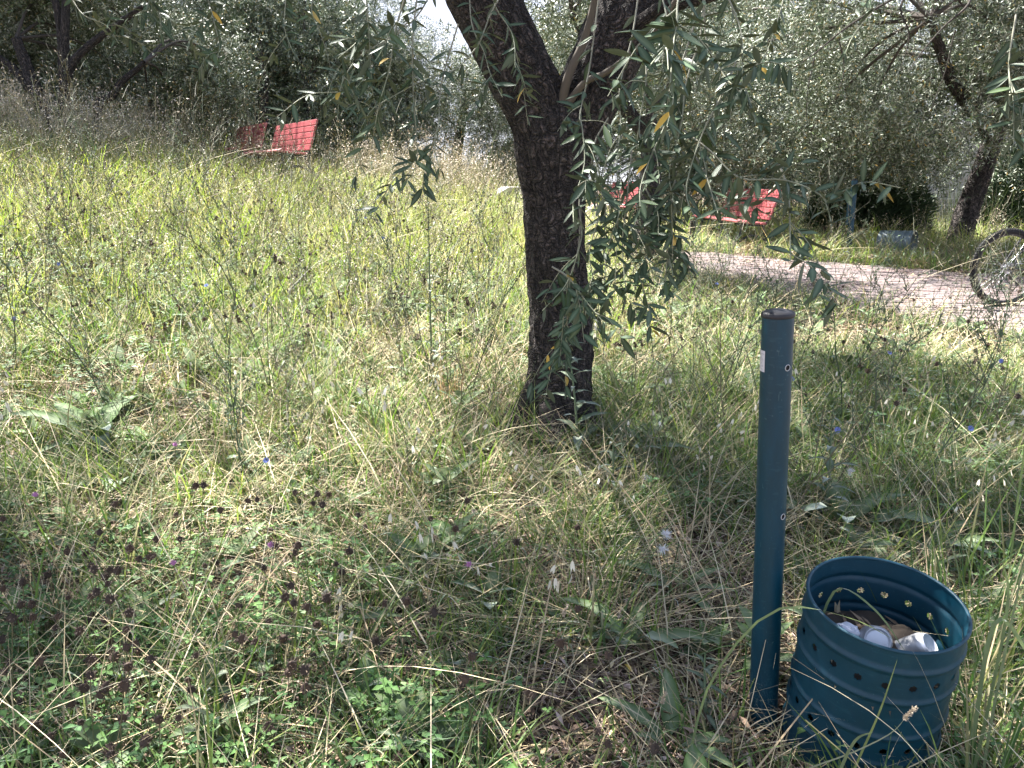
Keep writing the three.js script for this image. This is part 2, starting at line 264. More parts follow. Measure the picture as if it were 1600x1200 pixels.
{
  const path = new THREE.Group(); path.name = 'path'; path.userData = { kind: 'structure', label: 'pinkish grey block paved path crossing at the right', category: 'path' }; scene.add(path);
  const shape = new THREE.Shape(pathPoly.map(([x, z]) => new THREE.Vector2(x, z))), tri = [], r = rngOf(5);
  // sand bed between the pavers
  const cells = [], step = 0.25, bed = new Geo();
  for (let x = 1; x < 11; x += step) for (let z = -11; z < -1; z += step) if (inPath(x + step / 2, z + step / 2, 0.1)) {
    const q = [[x, z], [x + step, z], [x + step, z + step], [x, z + step]].map(([a, b]) => bed.v(V(a, gh(a, b) - 0.008, b), V(0, 1, 0), [1, 1, 1], a, b)); bed.i.push(q[0], q[2], q[1], q[0], q[3], q[2]);
  }
  const grit = texture(256, 256, (u, v) => { const n = noise3(u * 60, v * 60, 1, 60, 60), k = noise3(u * 9, v * 9, 4, 9, 9); return [0.24 + 0.14 * n + 0.1 * k, 0.21 + 0.13 * n + 0.08 * k, 0.18 + 0.12 * n + 0.08 * k]; }, true);
  part('sand_bed', bed.build(), std({ map: grit, roughness: 1 }), path);
  const geo = new RoundedBoxGeometry(0.19, 0.05, 0.088, 1, 0.008), speck = texture(256, 256, (u, v) => { const n = noise3(u * 90, v * 90, 1, 90, 90), k = noise3(u * 12, v * 12, 4, 12, 12); return [0.6 + 0.2 * n + 0.14 * k, 0.58 + 0.2 * n + 0.14 * k, 0.57 + 0.2 * n + 0.14 * k]; }, true);
  const tones = [[0.29, 0.225, 0.22], [0.24, 0.2, 0.2], [0.31, 0.25, 0.24], [0.21, 0.18, 0.185], [0.27, 0.225, 0.22]].map((c) => std({ map: speck, color: new THREE.Color().setRGB(...c), roughness: 0.9 }));
  for (let k = 0; k < 120; k++) for (let j = 0; j < 60; j++) {
    const z = -1.2 - k * 0.1, x = 0.9 + j * 0.2 + (k % 2) * 0.1;
    if (!inPath(x, z, -0.06)) continue;
    cells.push({ x, z, seen: x / -z < 0.7 ? -z : 60 - z });
  }
  cells.sort((a, b) => a.seen - b.seen);
  const up = V(0, 1, 0), q = new THREE.Quaternion(), rest = tones.map(() => []);
  cells.forEach((c, k) => {
    const n = V(gh(c.x - 0.1, c.z) - gh(c.x + 0.1, c.z), 0.2, gh(c.x, c.z - 0.1) - gh(c.x, c.z + 0.1)).normalize(); n.x += (r() - 0.5) * 0.05; n.z += (r() - 0.5) * 0.05; n.normalize();
    const y = gh(c.x, c.z) - 0.018 + (r() - 0.5) * 0.008, t = Math.floor(r() * tones.length); q.setFromUnitVectors(up, n);
    if (k < 300) { const m = part('paver', geo, tones[t], path); m.position.set(c.x, y, c.z); m.quaternion.copy(q); }
    else rest[t].push(new THREE.Matrix4().compose(V(c.x, y, c.z), q, V(1, 1, 1)));
  });
  rest.forEach((list, t) => { const m = new THREE.InstancedMesh(geo, tones[t], list.length); list.forEach((a, k) => m.setMatrixAt(k, a)); m.name = 'paving'; m.userData = { kind: 'stuff' }; m.castShadow = m.receiveShadow = true; path.add(m); });
}

// ---------------------------------------------------------------- olive trees
const OLIVE_TOP = [0.075, 0.11, 0.055], OLIVE_UNDER = [0.34, 0.37, 0.29];
function twigGeo(seed, o = {}) {   // a leafy sprig along +y
  const r = rngOf(seed), g = new Geo(), len = o.len ?? 0.3, pairs = o.pairs ?? 11, silver = o.silver ?? 0.35;
  const bend = V((r() - 0.5) * 0.12, 0, (r() - 0.5) * 0.12), at = (t) => V(bend.x * t * t, len * t, bend.z * t * t);
  g.ribbon([0, 0.33, 0.66, 1].map(at), 0.004, V(1, 0, 0), [0.2, 0.19, 0.15], [0.2, 0.22, 0.15]);
  g.ribbon([0, 0.33, 0.66, 1].map(at), 0.004, V(0, 0, 1), [0.2, 0.19, 0.15], [0.2, 0.22, 0.15]);
  for (let k = 0; k < pairs; k++) for (const s of [0, Math.PI]) {
    if (r() < 0.08) continue;
    const t = 0.08 + 0.92 * (k / (pairs - 1)), a = k * 1.57 + s + (r() - 0.5) * 0.8, up = 0.35 + r() * 0.7, d = V(Math.cos(a), up, Math.sin(a)).normalize();
    const L = (0.042 + r() * 0.022) * (o.leaf ?? 1), pale = r() < silver, c = r() < 0.005 ? [0.4, 0.28, 0.08] : vary(pale ? OLIVE_UNDER : r() < 0.25 ? [0.1, 0.14, 0.05] : OLIVE_TOP, r, 0.5);
    g.leaf(at(t), d, randDir(r).multiplyScalar(0.7).add(V(0, 0.7, 0)), L, L * 0.24, c, null, { seg: 2, fold: 0.2, curl: (r() - 0.3) * 0.5 });
  }
  return g.build();
}
const TWIGS = [twigGeo(11), twigGeo(12), twigGeo(13, { pairs: 13 }), twigGeo(14, { len: 0.4, pairs: 13 })];

function limb(parent, name, pts, r0, r1, mat = M.branch, seg = 8) { const g = new Geo(); g.tube(curve(pts, pts.length * 4), (t) => lerp(r0, r1, t), seg, [1, 1, 1]); return part(name, g.build(), mat, parent); }
function clusterGeo(geos, n, spread, droop, seed) {   // a drooping bunch of sprigs round its centre
  const r = rngOf(seed), items = [], gauss = () => (r() + r() + r() - 1.5) * 0.9;
  for (let k = 0; k < n; k++) {
    const off = V(gauss(), gauss() * 0.8, gauss()).multiplyScalar(spread), p = off.clone(); p.y -= off.lengthSq() * 0.25;
    const d = off.clone().normalize().multiplyScalar(0.8).add(V(0, droop, 0)).add(randDir(r).multiplyScalar(0.7)).normalize(), s = lerp(0.75, 1.25, r());
    items.push([pick(geos, r), new THREE.Matrix4().compose(p, new THREE.Quaternion().setFromUnitVectors(V(0, 1, 0), d).multiply(new THREE.Quaternion().setFromAxisAngle(V(0, 1, 0), r() * 6.28)), V(s, s, s)), vary([1, 1, 1], r, 0.6)]);
  }
  return mergePlaced(items);
}
const CLUSTERS = { tight: [1, 2, 3, 4].map((k) => clusterGeo(TWIGS, 100, 0.36, -0.35, 20 + k)), loose: [1, 2, 3, 4].map((k) => clusterGeo(TWIGS, 78, 0.48, -0.6, 30 + k)) };
function crown(parent, clumps, seed, o = {}) {
  const r = rngOf(seed), geos = o.geos ?? CLUSTERS.loose, lists = geos.map(() => []);
  for (const [c] of clumps) { const s = (o.scale ?? 1) * lerp(0.75, 1.25, r()); lists[Math.floor(r() * geos.length)].push([new THREE.Matrix4().compose(c, new THREE.Quaternion().setFromEuler(new THREE.Euler((r() - 0.5) * 0.6, r() * 6.28, (r() - 0.5) * 0.6)), V(s, s, s)), vary([1, 1, 1], r, 0.4)]); }
  lists.forEach((list, v) => {
    if (!list.length) return;
    const m = new THREE.InstancedMesh(geos[v], M.crown, list.length), col = new THREE.Color(); list.forEach(([a, c], k) => { m.setMatrixAt(k, a); m.setColorAt(k, col.setRGB(...c)); });
    m.name = 'crown'; m.userData = { kind: 'stuff' }; m.castShadow = m.receiveShadow = true; parent.add(m);
  });
}
function trunkGeo(pts, radii, seed, seg = 72, rows = 130) {   // fluted, knotty trunk; radii along the curve
  const c = new THREE.CatmullRomCurve3(pts, false, 'centripetal'), p = [], uv = [], idx = [];
  for (let j = 0; j <= rows; j++) {
    const t = j / rows, o = c.getPointAt(t), tan = c.getTangentAt(t), x = V(1, 0, 0).addScaledVector(tan, -tan.x).normalize(), y = tan.clone().cross(x), k = t * (radii.length - 1), r0 = lerp(radii[Math.floor(k)], radii[Math.min(radii.length - 1, Math.floor(k) + 1)], k % 1);
    for (let s = 0; s <= seg; s++) {
      const a = ((s % seg) / seg) * 2 * Math.PI, ca = Math.cos(a), sa = Math.sin(a);
      let r = r0 * (1 + 0.16 * (noise3(ca * 1.6 + 5, sa * 1.6 + 5, t * 3 + seed) - 0.5) + 0.1 * (noise3(ca * 4 + 9, sa * 4 + 9, t * 6 + seed) - 0.5));
      r += 0.02 * (noise3(ca * 14 + 20, sa * 14 + 20, t * 22 + seed) - 0.5) + 0.012 * (noise3(ca * 26 + 40, sa * 26 + 40, t * 40 + seed) - 0.5);
      const q = o.clone().addScaledVector(x, ca * r).addScaledVector(y, sa * r); p.push(q.x, q.y, q.z); uv.push(s / seg, t * 1.6);
    }
  }
  const w = seg + 1;
  for (let j = 0; j < rows; j++) for (let s = 0; s < seg; s++) { const a = j * w + s; idx.push(a, a + 1, a + w, a + 1, a + w + 1, a + w); }
  const g = new THREE.BufferGeometry(); g.setAttribute('position', new THREE.Float32BufferAttribute(p, 3)); g.setAttribute('uv', new THREE.Float32BufferAttribute(uv, 2)); g.setIndex(idx); g.computeVertexNormals();
  const n = g.attributes.normal;
  for (let j = 0; j <= rows; j++) { const a = j * w, b = a + seg, m = V(n.getX(a) + n.getX(b), n.getY(a) + n.getY(b), n.getZ(a) + n.getZ(b)).normalize(); n.setXYZ(a, m.x, m.y, m.z); n.setXYZ(b, m.x, m.y, m.z); }
  return g;
}

// the olive tree in the middle
const olive = thing('olive_tree', 'large forked olive tree with dark trunk in the centre foreground', 'olive tree', [0, 0, 0]);
{
  part('trunk', trunkGeo([V(0.2, 0.0, -3.66), V(0.205, 0.16, -3.66), V(0.215, 0.28, -3.66), V(0.23, 0.45, -3.66), V(0.235, 0.74, -3.66), V(0.21, 1.05, -3.66), V(0.195, 1.34, -3.66), V(0.185, 1.5, -3.66), V(0.195, 1.66, -3.66), V(0.2, 1.76, -3.66)],
    [0.27, 0.235, 0.19, 0.165, 0.155, 0.15, 0.146, 0.144, 0.14, 0.14, 0.14, 0.14, 0.142, 0.15, 0.165, 0.18, 0.178, 0.13], 3), M.barkBig, olive);
  for (const [a, l, s] of [[2.7, 0.34, 1], [0.4, 0.3, 2], [1.6, 0.3, 3], [-2.3, 0.3, 4]]) {   // root flares
    const dx = Math.cos(a), dz = Math.sin(a);
    part('root', trunkGeo([V(0.2 + dx * 0.1, 0.4, -3.66 + dz * 0.1), V(0.2 + dx * 0.17, 0.26, -3.66 + dz * 0.17), V(0.2 + dx * (0.17 + l * 0.4), 0.17, -3.66 + dz * (0.17 + l * 0.4)), V(0.2 + dx * (0.2 + l), 0.06, -3.66 + dz * (0.2 + l))], [0.05, 0.075, 0.07, 0.05, 0.02], s, 28, 40), M.bark, olive);
  }
  part('limb', trunkGeo([V(0.16, 1.5, -3.65), V(0.11, 1.7, -3.63), V(0.02, 1.87, -3.62), V(-0.06, 2.02, -3.62), V(-0.16, 2.2, -3.62), V(-0.45, 2.6, -3.55), V(-0.95, 3.0, -3.4)], [0.13, 0.15, 0.14, 0.125, 0.11, 0.085, 0.05], 7, 56, 90), M.barkBig, olive);
  part('limb', trunkGeo([V(0.22, 1.42, -3.67), V(0.28, 1.62, -3.66), V(0.38, 1.83, -3.66), V(0.46, 2.0, -3.68), V(0.58, 2.2, -3.72), V(0.95, 2.65, -3.9), V(1.3, 3.1, -4.2)], [0.12, 0.15, 0.155, 0.15, 0.13, 0.09, 0.05], 9, 56, 90), M.barkBig, olive);
  limb(olive, 'branch', [V(0.5, 2.0, -3.6), V(0.62, 2.07, -3.4), V(0.8, 2.1, -3.3), V(1.1, 2.25, -3.1), V(1.6, 2.6, -2.7)], 0.035, 0.018, M.bark, 10);
  limb(olive, 'branch', [V(0.21, 1.68, -3.55), V(0.24, 1.82, -3.5), V(0.31, 1.98, -3.48), V(0.36, 2.3, -3.4), V(0.3, 2.9, -3.2)], 0.022, 0.01, M.twig, 8);
  limb(olive, 'branch', [V(0.23, 1.7, -3.54), V(0.32, 1.8, -3.48), V(0.38, 1.82, -3.44), V(0.55, 1.95, -3.3), V(0.8, 2.35, -3.1)], 0.018, 0.008, M.twig, 8);
  const r = rngOf(77), clumps = [], starts = [V(-0.9, 2.95, -3.4), V(-0.45, 2.55, -3.55), V(1.25, 3.05, -4.2), V(0.9, 2.6, -3.9), V(1.5, 2.55, -2.75)];
  for (let k = 0; k < 900 && clumps.length < 50; k++) {
    const a = r() * 6.2832, rad = 3.3 * Math.sqrt(r()), x = -0.35 + rad * Math.cos(a) * 1.05, z = -3.75 + rad * Math.sin(a), y = lerp(2.6, 5.2 - rad * 0.35, Math.pow(r(), 0.7));
    if (y - 0.85 < 1.4 + 0.22 * Math.max(0, -z) || z > -0.4 && y < 2.9) continue;
    clumps.push([V(x, y, z)]);
  }
  for (let k = 0; k < 11; k++) clumps.push([V(lerp(-1.7, 0.4, r()), lerp(3.5, 4.5, r()), lerp(-5.5, -3.9, r()))]);  // extra unseen crown clumps, added to shade the ground round the trunk
  for (const [c] of clumps) { const s = starts.slice().sort((p, q) => p.distanceTo(c) - q.distanceTo(c))[0], m = s.clone().lerp(c, 0.5).add(V(0, 0.25, 0)); limb(olive, 'branch', [s, m, c], 0.022, 0.006, M.branch, 6); }
  crown(olive, clumps, 78, { geos: CLUSTERS.tight });
  // the hanging shoots in front of the trunk: world points of each shoot
  const leafGeos = [0, 1, 2, 3, 4, 5].map((k) => { const g = new Geo(), q = rngOf(200 + k), top = vary(k === 5 ? [0.085, 0.14, 0.04] : [0.026, 0.056, 0.026], q, 0.7), un = vary([0.1, 0.13, 0.085], q, 0.4); g.leaf(V(0, 0, 0), V(0, 1, 0), V(0, 0, 1), 1, 0.22 + q() * 0.06, top, un, { seg: 8, fold: 0.08 + q() * 0.35, curl: (q() - 0.35) * 0.7, gap: 0.004, shape: (t) => Math.pow(Math.sin(Math.PI * Math.pow(t, 0.85)), 0.75), rib: vary([0.1, 0.14, 0.08], q, 0.2) }); return g; });  // leaf colours darkened for the crown shade these shoots hang in
  const yellow = new Geo(); yellow.leaf(V(0, 0, 0), V(0, 1, 0), V(0, 0, 1), 1, 0.24, [0.55, 0.36, 0.06], [0.5, 0.38, 0.12], { seg: 8, fold: 0.2, curl: 0.4, gap: 0.004 });
  const built = leafGeos.map((g) => g.build()), builtYellow = yellow.build(), rest = new Geo(); let count = 0;
  const order = HANGING.map((_, k) => k).sort((a, b) => HANGING[b].at(-1) - HANGING[a].at(-1));
  for (const k of order) {
    const h = HANGING[k], pts = []; for (let i = 0; i < h.length; i += 3) pts.push(V(h[i], h[i + 1], h[i + 2]).add(randDir(r).multiplyScalar(0.012)));
    const c = new THREE.CatmullRomCurve3(pts, false, 'centripetal'), L = c.getLength(), g = new Geo(); g.tube(c.getPoints(24), (t) => lerp(0.0026, 0.0011, t), 5, [0.22, 0.21, 0.16], [0.25, 0.28, 0.18]);
    const shoot = part('shoot', g.build(), M.stem, olive);
    const dress = (c, L, from, gap) => { for (let s = from; s < L; s += gap + r() * 0.02) for (const e of [1, -1]) {
      if (r() < 0.2) continue;
      const t = s / L, o = c.getPointAt(t), tan = c.getTangentAt(t), side = randDir(r).cross(tan).normalize().multiplyScalar(e), d = tan.clone().multiplyScalar(0.2 + r() * 0.7).addScaledVector(side, 0.95).add(V(0, 0.1 - 0.5 * r(), 0)).normalize();
      const n = V((r() - 0.5) * 1.6, 0.8, (r() - 0.3) * 1.6), z = n.addScaledVector(d, -n.dot(d)).normalize(), x = d.clone().cross(z), len = (0.046 + r() * 0.022) * (s > L * 0.9 ? 0.75 : 1), v = Math.floor(r() * 6), m = new THREE.Matrix4().makeBasis(x, d, z).scale(V(len, len, len)).setPosition(o), old = r() < 0.013;
      if (count++ < 300) { const leaf = part('leaf', old ? builtYellow : built[v], M.olive, shoot); leaf.applyMatrix4(m); if (old) leaf.userData.label = 'yellowed olive leaf'; }
      else rest.add(old ? yellow : leafGeos[v], m);
    } };
    dress(c, L, 0.1 * L + 0.03, 0.024);
    for (let q = 0; q < (k < 9 ? 2 : k < 35 ? 3 : 1); q++) {   // side shoots
      const t = 0.35 + 0.6 * r(), o = c.getPointAt(t), tan = c.getTangentAt(t), d = tan.clone().add(randDir(r).multiplyScalar(0.9)).normalize(), l = 0.08 + r() * 0.13, sc = new THREE.CatmullRomCurve3([o, o.clone().addScaledVector(d, l * 0.5), o.clone().addScaledVector(d, l).add(V(0, -0.25 * l, 0))]), sg = new Geo(); sg.tube(sc.getPoints(8), (w) => lerp(0.0015, 0.0008, w), 4, [0.24, 0.25, 0.17]);
      part('side_shoot', sg.build(), M.stem, shoot); dress(sc, sc.getLength(), 0.02, 0.014);
    }
  }
  const f = part('foliage', rest.build(), M.olive, olive); f.userData.kind = 'stuff';
  for (const p of [[[0.55, 2.1, -3.3], [0.45, 2.2, -2.7], [0.4, 2.15, -2.2]], [[-0.15, 2.25, -3.5], [-0.3, 2.2, -2.9], [-0.35, 2.0, -2.5]], [[0.9, 2.2, -3.1], [0.8, 2.15, -2.5], [0.55, 2.1, -2.1]]]) limb(olive, 'branch', p.map((q) => V(...q)), 0.014, 0.005, M.twig, 6);
}

function oliveTree(label, base, o) {   // o: stems (world polylines with radii), blobs [x, y, z, rx, ry, rz, clumps]
  const t = thing('olive_tree', label, 'olive tree', [0, 0, 0], 0, o.group), r = rngOf(o.seed), clumps = [];
  o.stems.forEach(([pts, r0, r1], k) => { const v = pts.map((p) => V(...p)); part(k ? 'limb' : 'trunk', trunkGeo(v, [r0 * 1.25, r0, lerp(r0, r1, 0.5), r1], o.seed + k, 20, 40), M.bark, t); });
  for (const [x, y, z, rx, ry, rz, n] of o.blobs) for (let k = 0; k < n; k++) { const d = randDir(r).multiplyScalar(Math.pow(r(), 0.4)); const c = V(x + d.x * rx, y + d.y * ry, z + d.z * rz); if (c.y < gh(c.x, c.z) + 0.3) c.y = gh(c.x, c.z) + 0.3 + r(); clumps.push([c]); }
  const ends = o.stems.map(([p]) => V(...p.at(-1)));
  clumps.forEach(([c], k) => { if (k % 4) return; const s = ends.slice().sort((p, q) => p.distanceTo(c) - q.distanceTo(c))[0]; limb(t, 'branch', [s, s.clone().lerp(c, 0.5).add(V(0, 0.2, 0)), c], 0.025, 0.007, M.branch, 5); });
  crown(t, clumps, o.seed + 50, o);
  return t;
}
const stemUp = (x, z, h, lean = 0, r = 0.12) => [[[x, gh(x, z) - 0.1, z], [x + lean * 0.3, gh(x, z) + h * 0.4, z], [x + lean * 0.6, gh(x, z) + h * 0.7, z - 0.05], [x + lean, gh(x, z) + h, z]], r, r * 0.6];

oliveTree('shaggy olive with a thick leaning trunk behind the bicycle wheel', null, { seed: 301, stems: [[[[6.4, 0.35, -11.2], [6.47, 0.9, -11.2], [6.58, 1.5, -11.15], [6.6, 2.1, -11.0], [6.5, 2.8, -10.7]], 0.145, 0.1], [[[6.6, 1.9, -11.05], [6.2, 2.1, -10.6], [5.4, 2.5, -10], [4.6, 3.1, -9.2]], 0.09, 0.04], [[[6.58, 2.3, -10.95], [6.2, 3.0, -9.6], [5.0, 3.4, -8.2], [3.9, 3.2, -7.2]], 0.08, 0.03]],
  blobs: [[5.2, 3.2, -10.6, 2.6, 1.5, 1.6, 64], [3.2, 3.3, -13.4, 1.9, 1.5, 1.0, 40], [6.9, 3.4, -10.2, 1.8, 1.7, 1.8, 36], [4.9, 1.9, -11.4, 1.9, 0.6, 1.0, 30]], per: 75, spread: 0.5, droop: -0.6, geos: CLUSTERS.loose });
const rightTree = scene.children.at(-1);
for (const b of [[[3.09, 2.79, -6.8], [2.75, 2.58, -6.8], [2.51, 2.38, -6.8], [2.27, 2.23, -6.8]], [[3.75, 2.77, -6.8], [3.57, 2.6, -6.8], [3.37, 2.36, -6.8], [3.26, 2.25, -6.8]], [[2.68, 2.5, -6.8], [2.72, 2.25, -6.8], [2.73, 2.02, -6.8]], [[3.16, 2.75, -6.8], [3.2, 2.52, -6.8], [3.26, 2.27, -6.8]], [[2.5, 2.36, -6.8], [2.46, 2.1, -6.8], [2.44, 1.87, -6.8]], [[3.57, 2.56, -6.8], [3.58, 2.25, -6.8], [3.56, 1.97, -6.8]]]) limb(rightTree, 'branch', (b[0][1] > 2.7 ? [[3.95, 3.2, -7.2], ...b] : b).map((p, i) => V(p[0] + 0.03 * Math.sin(i * 2.3 + p[0] * 9), p[1], p[2] + 0.05 * Math.cos(i * 1.7 + p[0] * 7))), b[0][1] > 2.7 ? 0.013 : 0.006, 0.002, M.branch, 5);

oliveTree('young slender olive standing on the near edge of the paved path', null, { seed: 311, stems: [[[[1.37, 0.4, -8.1], [1.4, 0.9, -8.1], [1.42, 1.4, -8.15], [1.38, 2.0, -8.2]], 0.125, 0.08], [[[1.38, 1.8, -8.2], [1.0, 2.3, -8.3], [0.6, 3.0, -8.4]], 0.06, 0.03]], blobs: [[1.0, 3.4, -8.7, 1.1, 0.9, 0.9, 15], [1.9, 2.7, -9.0, 0.7, 0.7, 0.7, 6]], per: 45, spread: 0.42 });
oliveTree('multi-stemmed olive with bent low limb at the far left edge', null, { seed: 321, geos: CLUSTERS.tight, stems: [[[[-6.4, 1.65, -11.5], [-6.47, 2.18, -11.5], [-6.63, 2.31, -11.5], [-6.73, 2.73, -11.5], [-6.86, 3.27, -11.5]], 0.12, 0.06], [[[-6.75, 2.6, -11.5], [-6.93, 2.84, -11.5], [-7.13, 3.0, -11.5], [-7.45, 3.19, -11.5]], 0.06, 0.04], [[[-6.47, 1.7, -11.5], [-6.31, 2.52, -11.5], [-6.23, 3.35, -11.5], [-6.24, 3.71, -11.5], [-6.34, 4.07, -11.5]], 0.07, 0.04], [[[-6.3, 1.7, -11.45], [-6.28, 2.43, -11.45], [-6.16, 3.25, -11.45], [-6.06, 3.75, -11.45], [-5.89, 4.15, -11.4]], 0.07, 0.04], [[[-6.25, 2.6, -11.4], [-6.07, 2.94, -11.4], [-5.77, 3.19, -11.4], [-5.48, 3.37, -11.4], [-4.91, 3.67, -11.3]], 0.05, 0.025], [[[-5.92, 1.65, -11.5], [-5.83, 2.42, -11.5], [-5.63, 2.52, -11.5], [-5.45, 2.73, -11.5], [-5.28, 2.84, -11.5], [-5.13, 2.96, -11.5]], 0.06, 0.03]],
  blobs: [[-7.2, 4.7, -12.4, 2.4, 1.3, 1.0, 56], [-6.4, 4.9, -12.8, 1.6, 1.1, 0.8, 34], [-7.4, 3.2, -13.3, 2.2, 0.9, 0.5, 26], [-5.6, 3.2, -13.6, 1.3, 0.8, 0.4, 22]], per: 42, spread: 0.46 });
oliveTree('dense dark olive thicket rising right behind the left pair of benches', null, { seed: 331, geos: CLUSTERS.tight, stems: [stemUp(-4.6, -14.6, 1.6, 0.2), stemUp(-3.6, -14.9, 1.6, -0.2, 0.1)], blobs: [[-4.6, 3.0, -15.6, 2.3, 1.7, 0.8, 100], [-2.6, 2.8, -15.2, 1.3, 1.6, 0.8, 54], [-4.4, 4.3, -15.8, 2.4, 1.2, 0.8, 50]], per: 46, spread: 0.45 });
oliveTree('pale leafy olive between the left benches and the central trunk', null, { seed: 341, stems: [stemUp(-1.2, -16.2, 1.8, 0.3)], blobs: [[-1.2, 3.2, -16, 1.9, 1.7, 1.2, 34], [0.4, 2.7, -16.4, 1.4, 1.3, 1, 22]], per: 42, spread: 0.46 });
const FAR = [[-10, -14.5, 2.6], [-8.2, -17, 2.8], [-5.5, -19, 3], [1.4, -19, 2.6], [3.4, -16.5, 2.3], [5.6, -19, 2.8], [10.6, -15, 2.5], [13.2, -19.5, 2.8], [-13.5, -17, 3], [9.6, -22.5, 2.8]];
FAR.forEach(([x, z, s], k) => { const y = gh(x, z); oliveTree('hazy olive tree in the far grove behind the benches', null, { seed: 400 + k * 7, group: 'olive trees of the far grove', stems: [stemUp(x, z, 2, (k % 3) * 0.2 - 0.2, 0.13)], blobs: [[x, y + 3.2, z, s, 2.3, s * 0.7, 64], [x + 0.6, y + 1.4, z + 0.4, s * 0.9, 0.8, s * 0.5, 22]], per: 40, spread: 0.6, scale: 1.25 }); });

// dark evergreen shrubs on the right
const scaleSpray = (() => { const g = new Geo(), r = rngOf(9); for (let k = 0; k < 46; k++) { const b = V((r() - 0.5) * 0.16, r() * 0.2, (r() - 0.5) * 0.1), d = V((r() - 0.5) * 1.0, 1, (r() - 0.5) * 1.0); g.leaf(b, d, randDir(r), 0.05 + r() * 0.04, 0.014, vary([0.028, 0.055, 0.022], r, 0.7), null, { seg: 2, curl: 0 }); } return g.build(); })();
function evergreen(label, x, z, rx, h, rz, n, seed) {
  const t = thing('evergreen_shrub', label, 'shrub', [x, gh(x, z), z]), r = rngOf(seed), m = new THREE.InstancedMesh(scaleSpray, M.litter, n), col = new THREE.Color();
  for (let k = 0; k < n; k++) { const y = r(), a = r() * 6.283, lump = 0.8 + 0.35 * noise3(Math.cos(a) * 2 + 4, y * 5, Math.sin(a) * 2 + seed), w = Math.pow(r(), 0.25) * Math.sqrt(Math.max(0.05, 1 - Math.pow(y, 2.5))) * lump, p = V(Math.cos(a) * w * rx, y * h * (0.9 + 0.2 * lump - 0.1), Math.sin(a) * w * rz); const d = V(p.x / rx * 0.8, 0.9, p.z / rz * 0.8).add(randDir(r).multiplyScalar(0.5)).normalize(); m.setMatrixAt(k, new THREE.Matrix4().compose(p, new THREE.Quaternion().setFromUnitVectors(V(0, 1, 0), d), V(1, 1, 1).multiplyScalar(0.8 + r() * 0.7))); m.setColorAt(k, col.setRGB(...vary([1, 1, 1], r, 0.6))); }
  m.name = 'foliage'; m.userData = { kind: 'stuff' }; m.castShadow = m.receiveShadow = true; t.add(m);
  const s = new Geo(); s.tube([V(0, -0.1, 0), V(0.02, h * 0.4, 0), V(0, h * 0.8, 0)], (q) => 0.06 * (1 - q * 0.7), 7, [0.08, 0.06, 0.05]); part('trunk', s.build(), M.stem, t);
}
evergreen('dark rounded evergreen shrub behind the green bollard', 5.7, -12.6, 0.85, 1.35, 0.6, 1500, 3);
evergreen('dark evergreen shrub at the right edge behind the bicycle', 8.7, -12.9, 0.75, 1.5, 0.6, 1200, 8);

// ---------------------------------------------------------------- white house wall, fence, concrete
{
  const x = 9.7, z = -17.4, t = thing('white_wall', 'white plastered house wall glimpsed through the right olive', 'wall', [x, gh(x, z) - 0.1, z], 0.1);
  const plaster = texture(256, 256, (u, v) => { const n = noise3(u * 40, v * 40, 1, 40, 40), k = noise3(u * 6, v * 6, 2, 6, 6); return [0.8 + 0.08 * n + 0.06 * k, 0.79 + 0.08 * n + 0.06 * k, 0.8 + 0.08 * n + 0.06 * k]; }, true);
  const w = new THREE.BoxGeometry(3.2, 2.1, 0.25); w.translate(0, 1.05, 0); part('wall_face', w, std({ map: plaster, color: 0xf2f2f6, roughness: 0.9 }), t);
  const c = new RoundedBoxGeometry(3.3, 0.1, 0.34, 2, 0.02); c.translate(0, 2.153, 0); part('coping', c, std({ color: new THREE.Color().setRGB(0.4, 0.38, 0.36) }), t);
}
{
  const t = thing('wire_fence', 'grey wire fence in front of the white wall', 'fence', [8.3, gh(8.3, -15.2), -15.2], 0.05), grey = std({ color: new THREE.Color().setRGB(0.35, 0.37, 0.38), roughness: 0.5, metalness: 0.6 });
  for (let k = 0; k < 4; k++) { const p = new THREE.CylinderGeometry(0.025, 0.025, 0.8, 10); p.translate(-1.5 + k, 0.4, 0); part('post', p, grey, t); }
  for (let k = 0; k < 6; k++) { const g = new Geo(); g.tube([V(-1.5, 0.12 + k * 0.12, 0.027), V(0, 0.115 + k * 0.12, 0.027), V(1.5, 0.12 + k * 0.12, 0.027)], 0.004, 5, [1, 1, 1]); part('wire', g.build(), grey, t); }
  const g = new Geo(); for (let k = 0; k < 38; k++) g.tube([V(-1.45 + k * 0.078, 0.08, 0.033), V(-1.45 + k * 0.078, 0.76, 0.033)], 0.002, 4, [1, 1, 1]); part('mesh_wires', g.build(), grey, t).userData.kind = 'stuff';
}
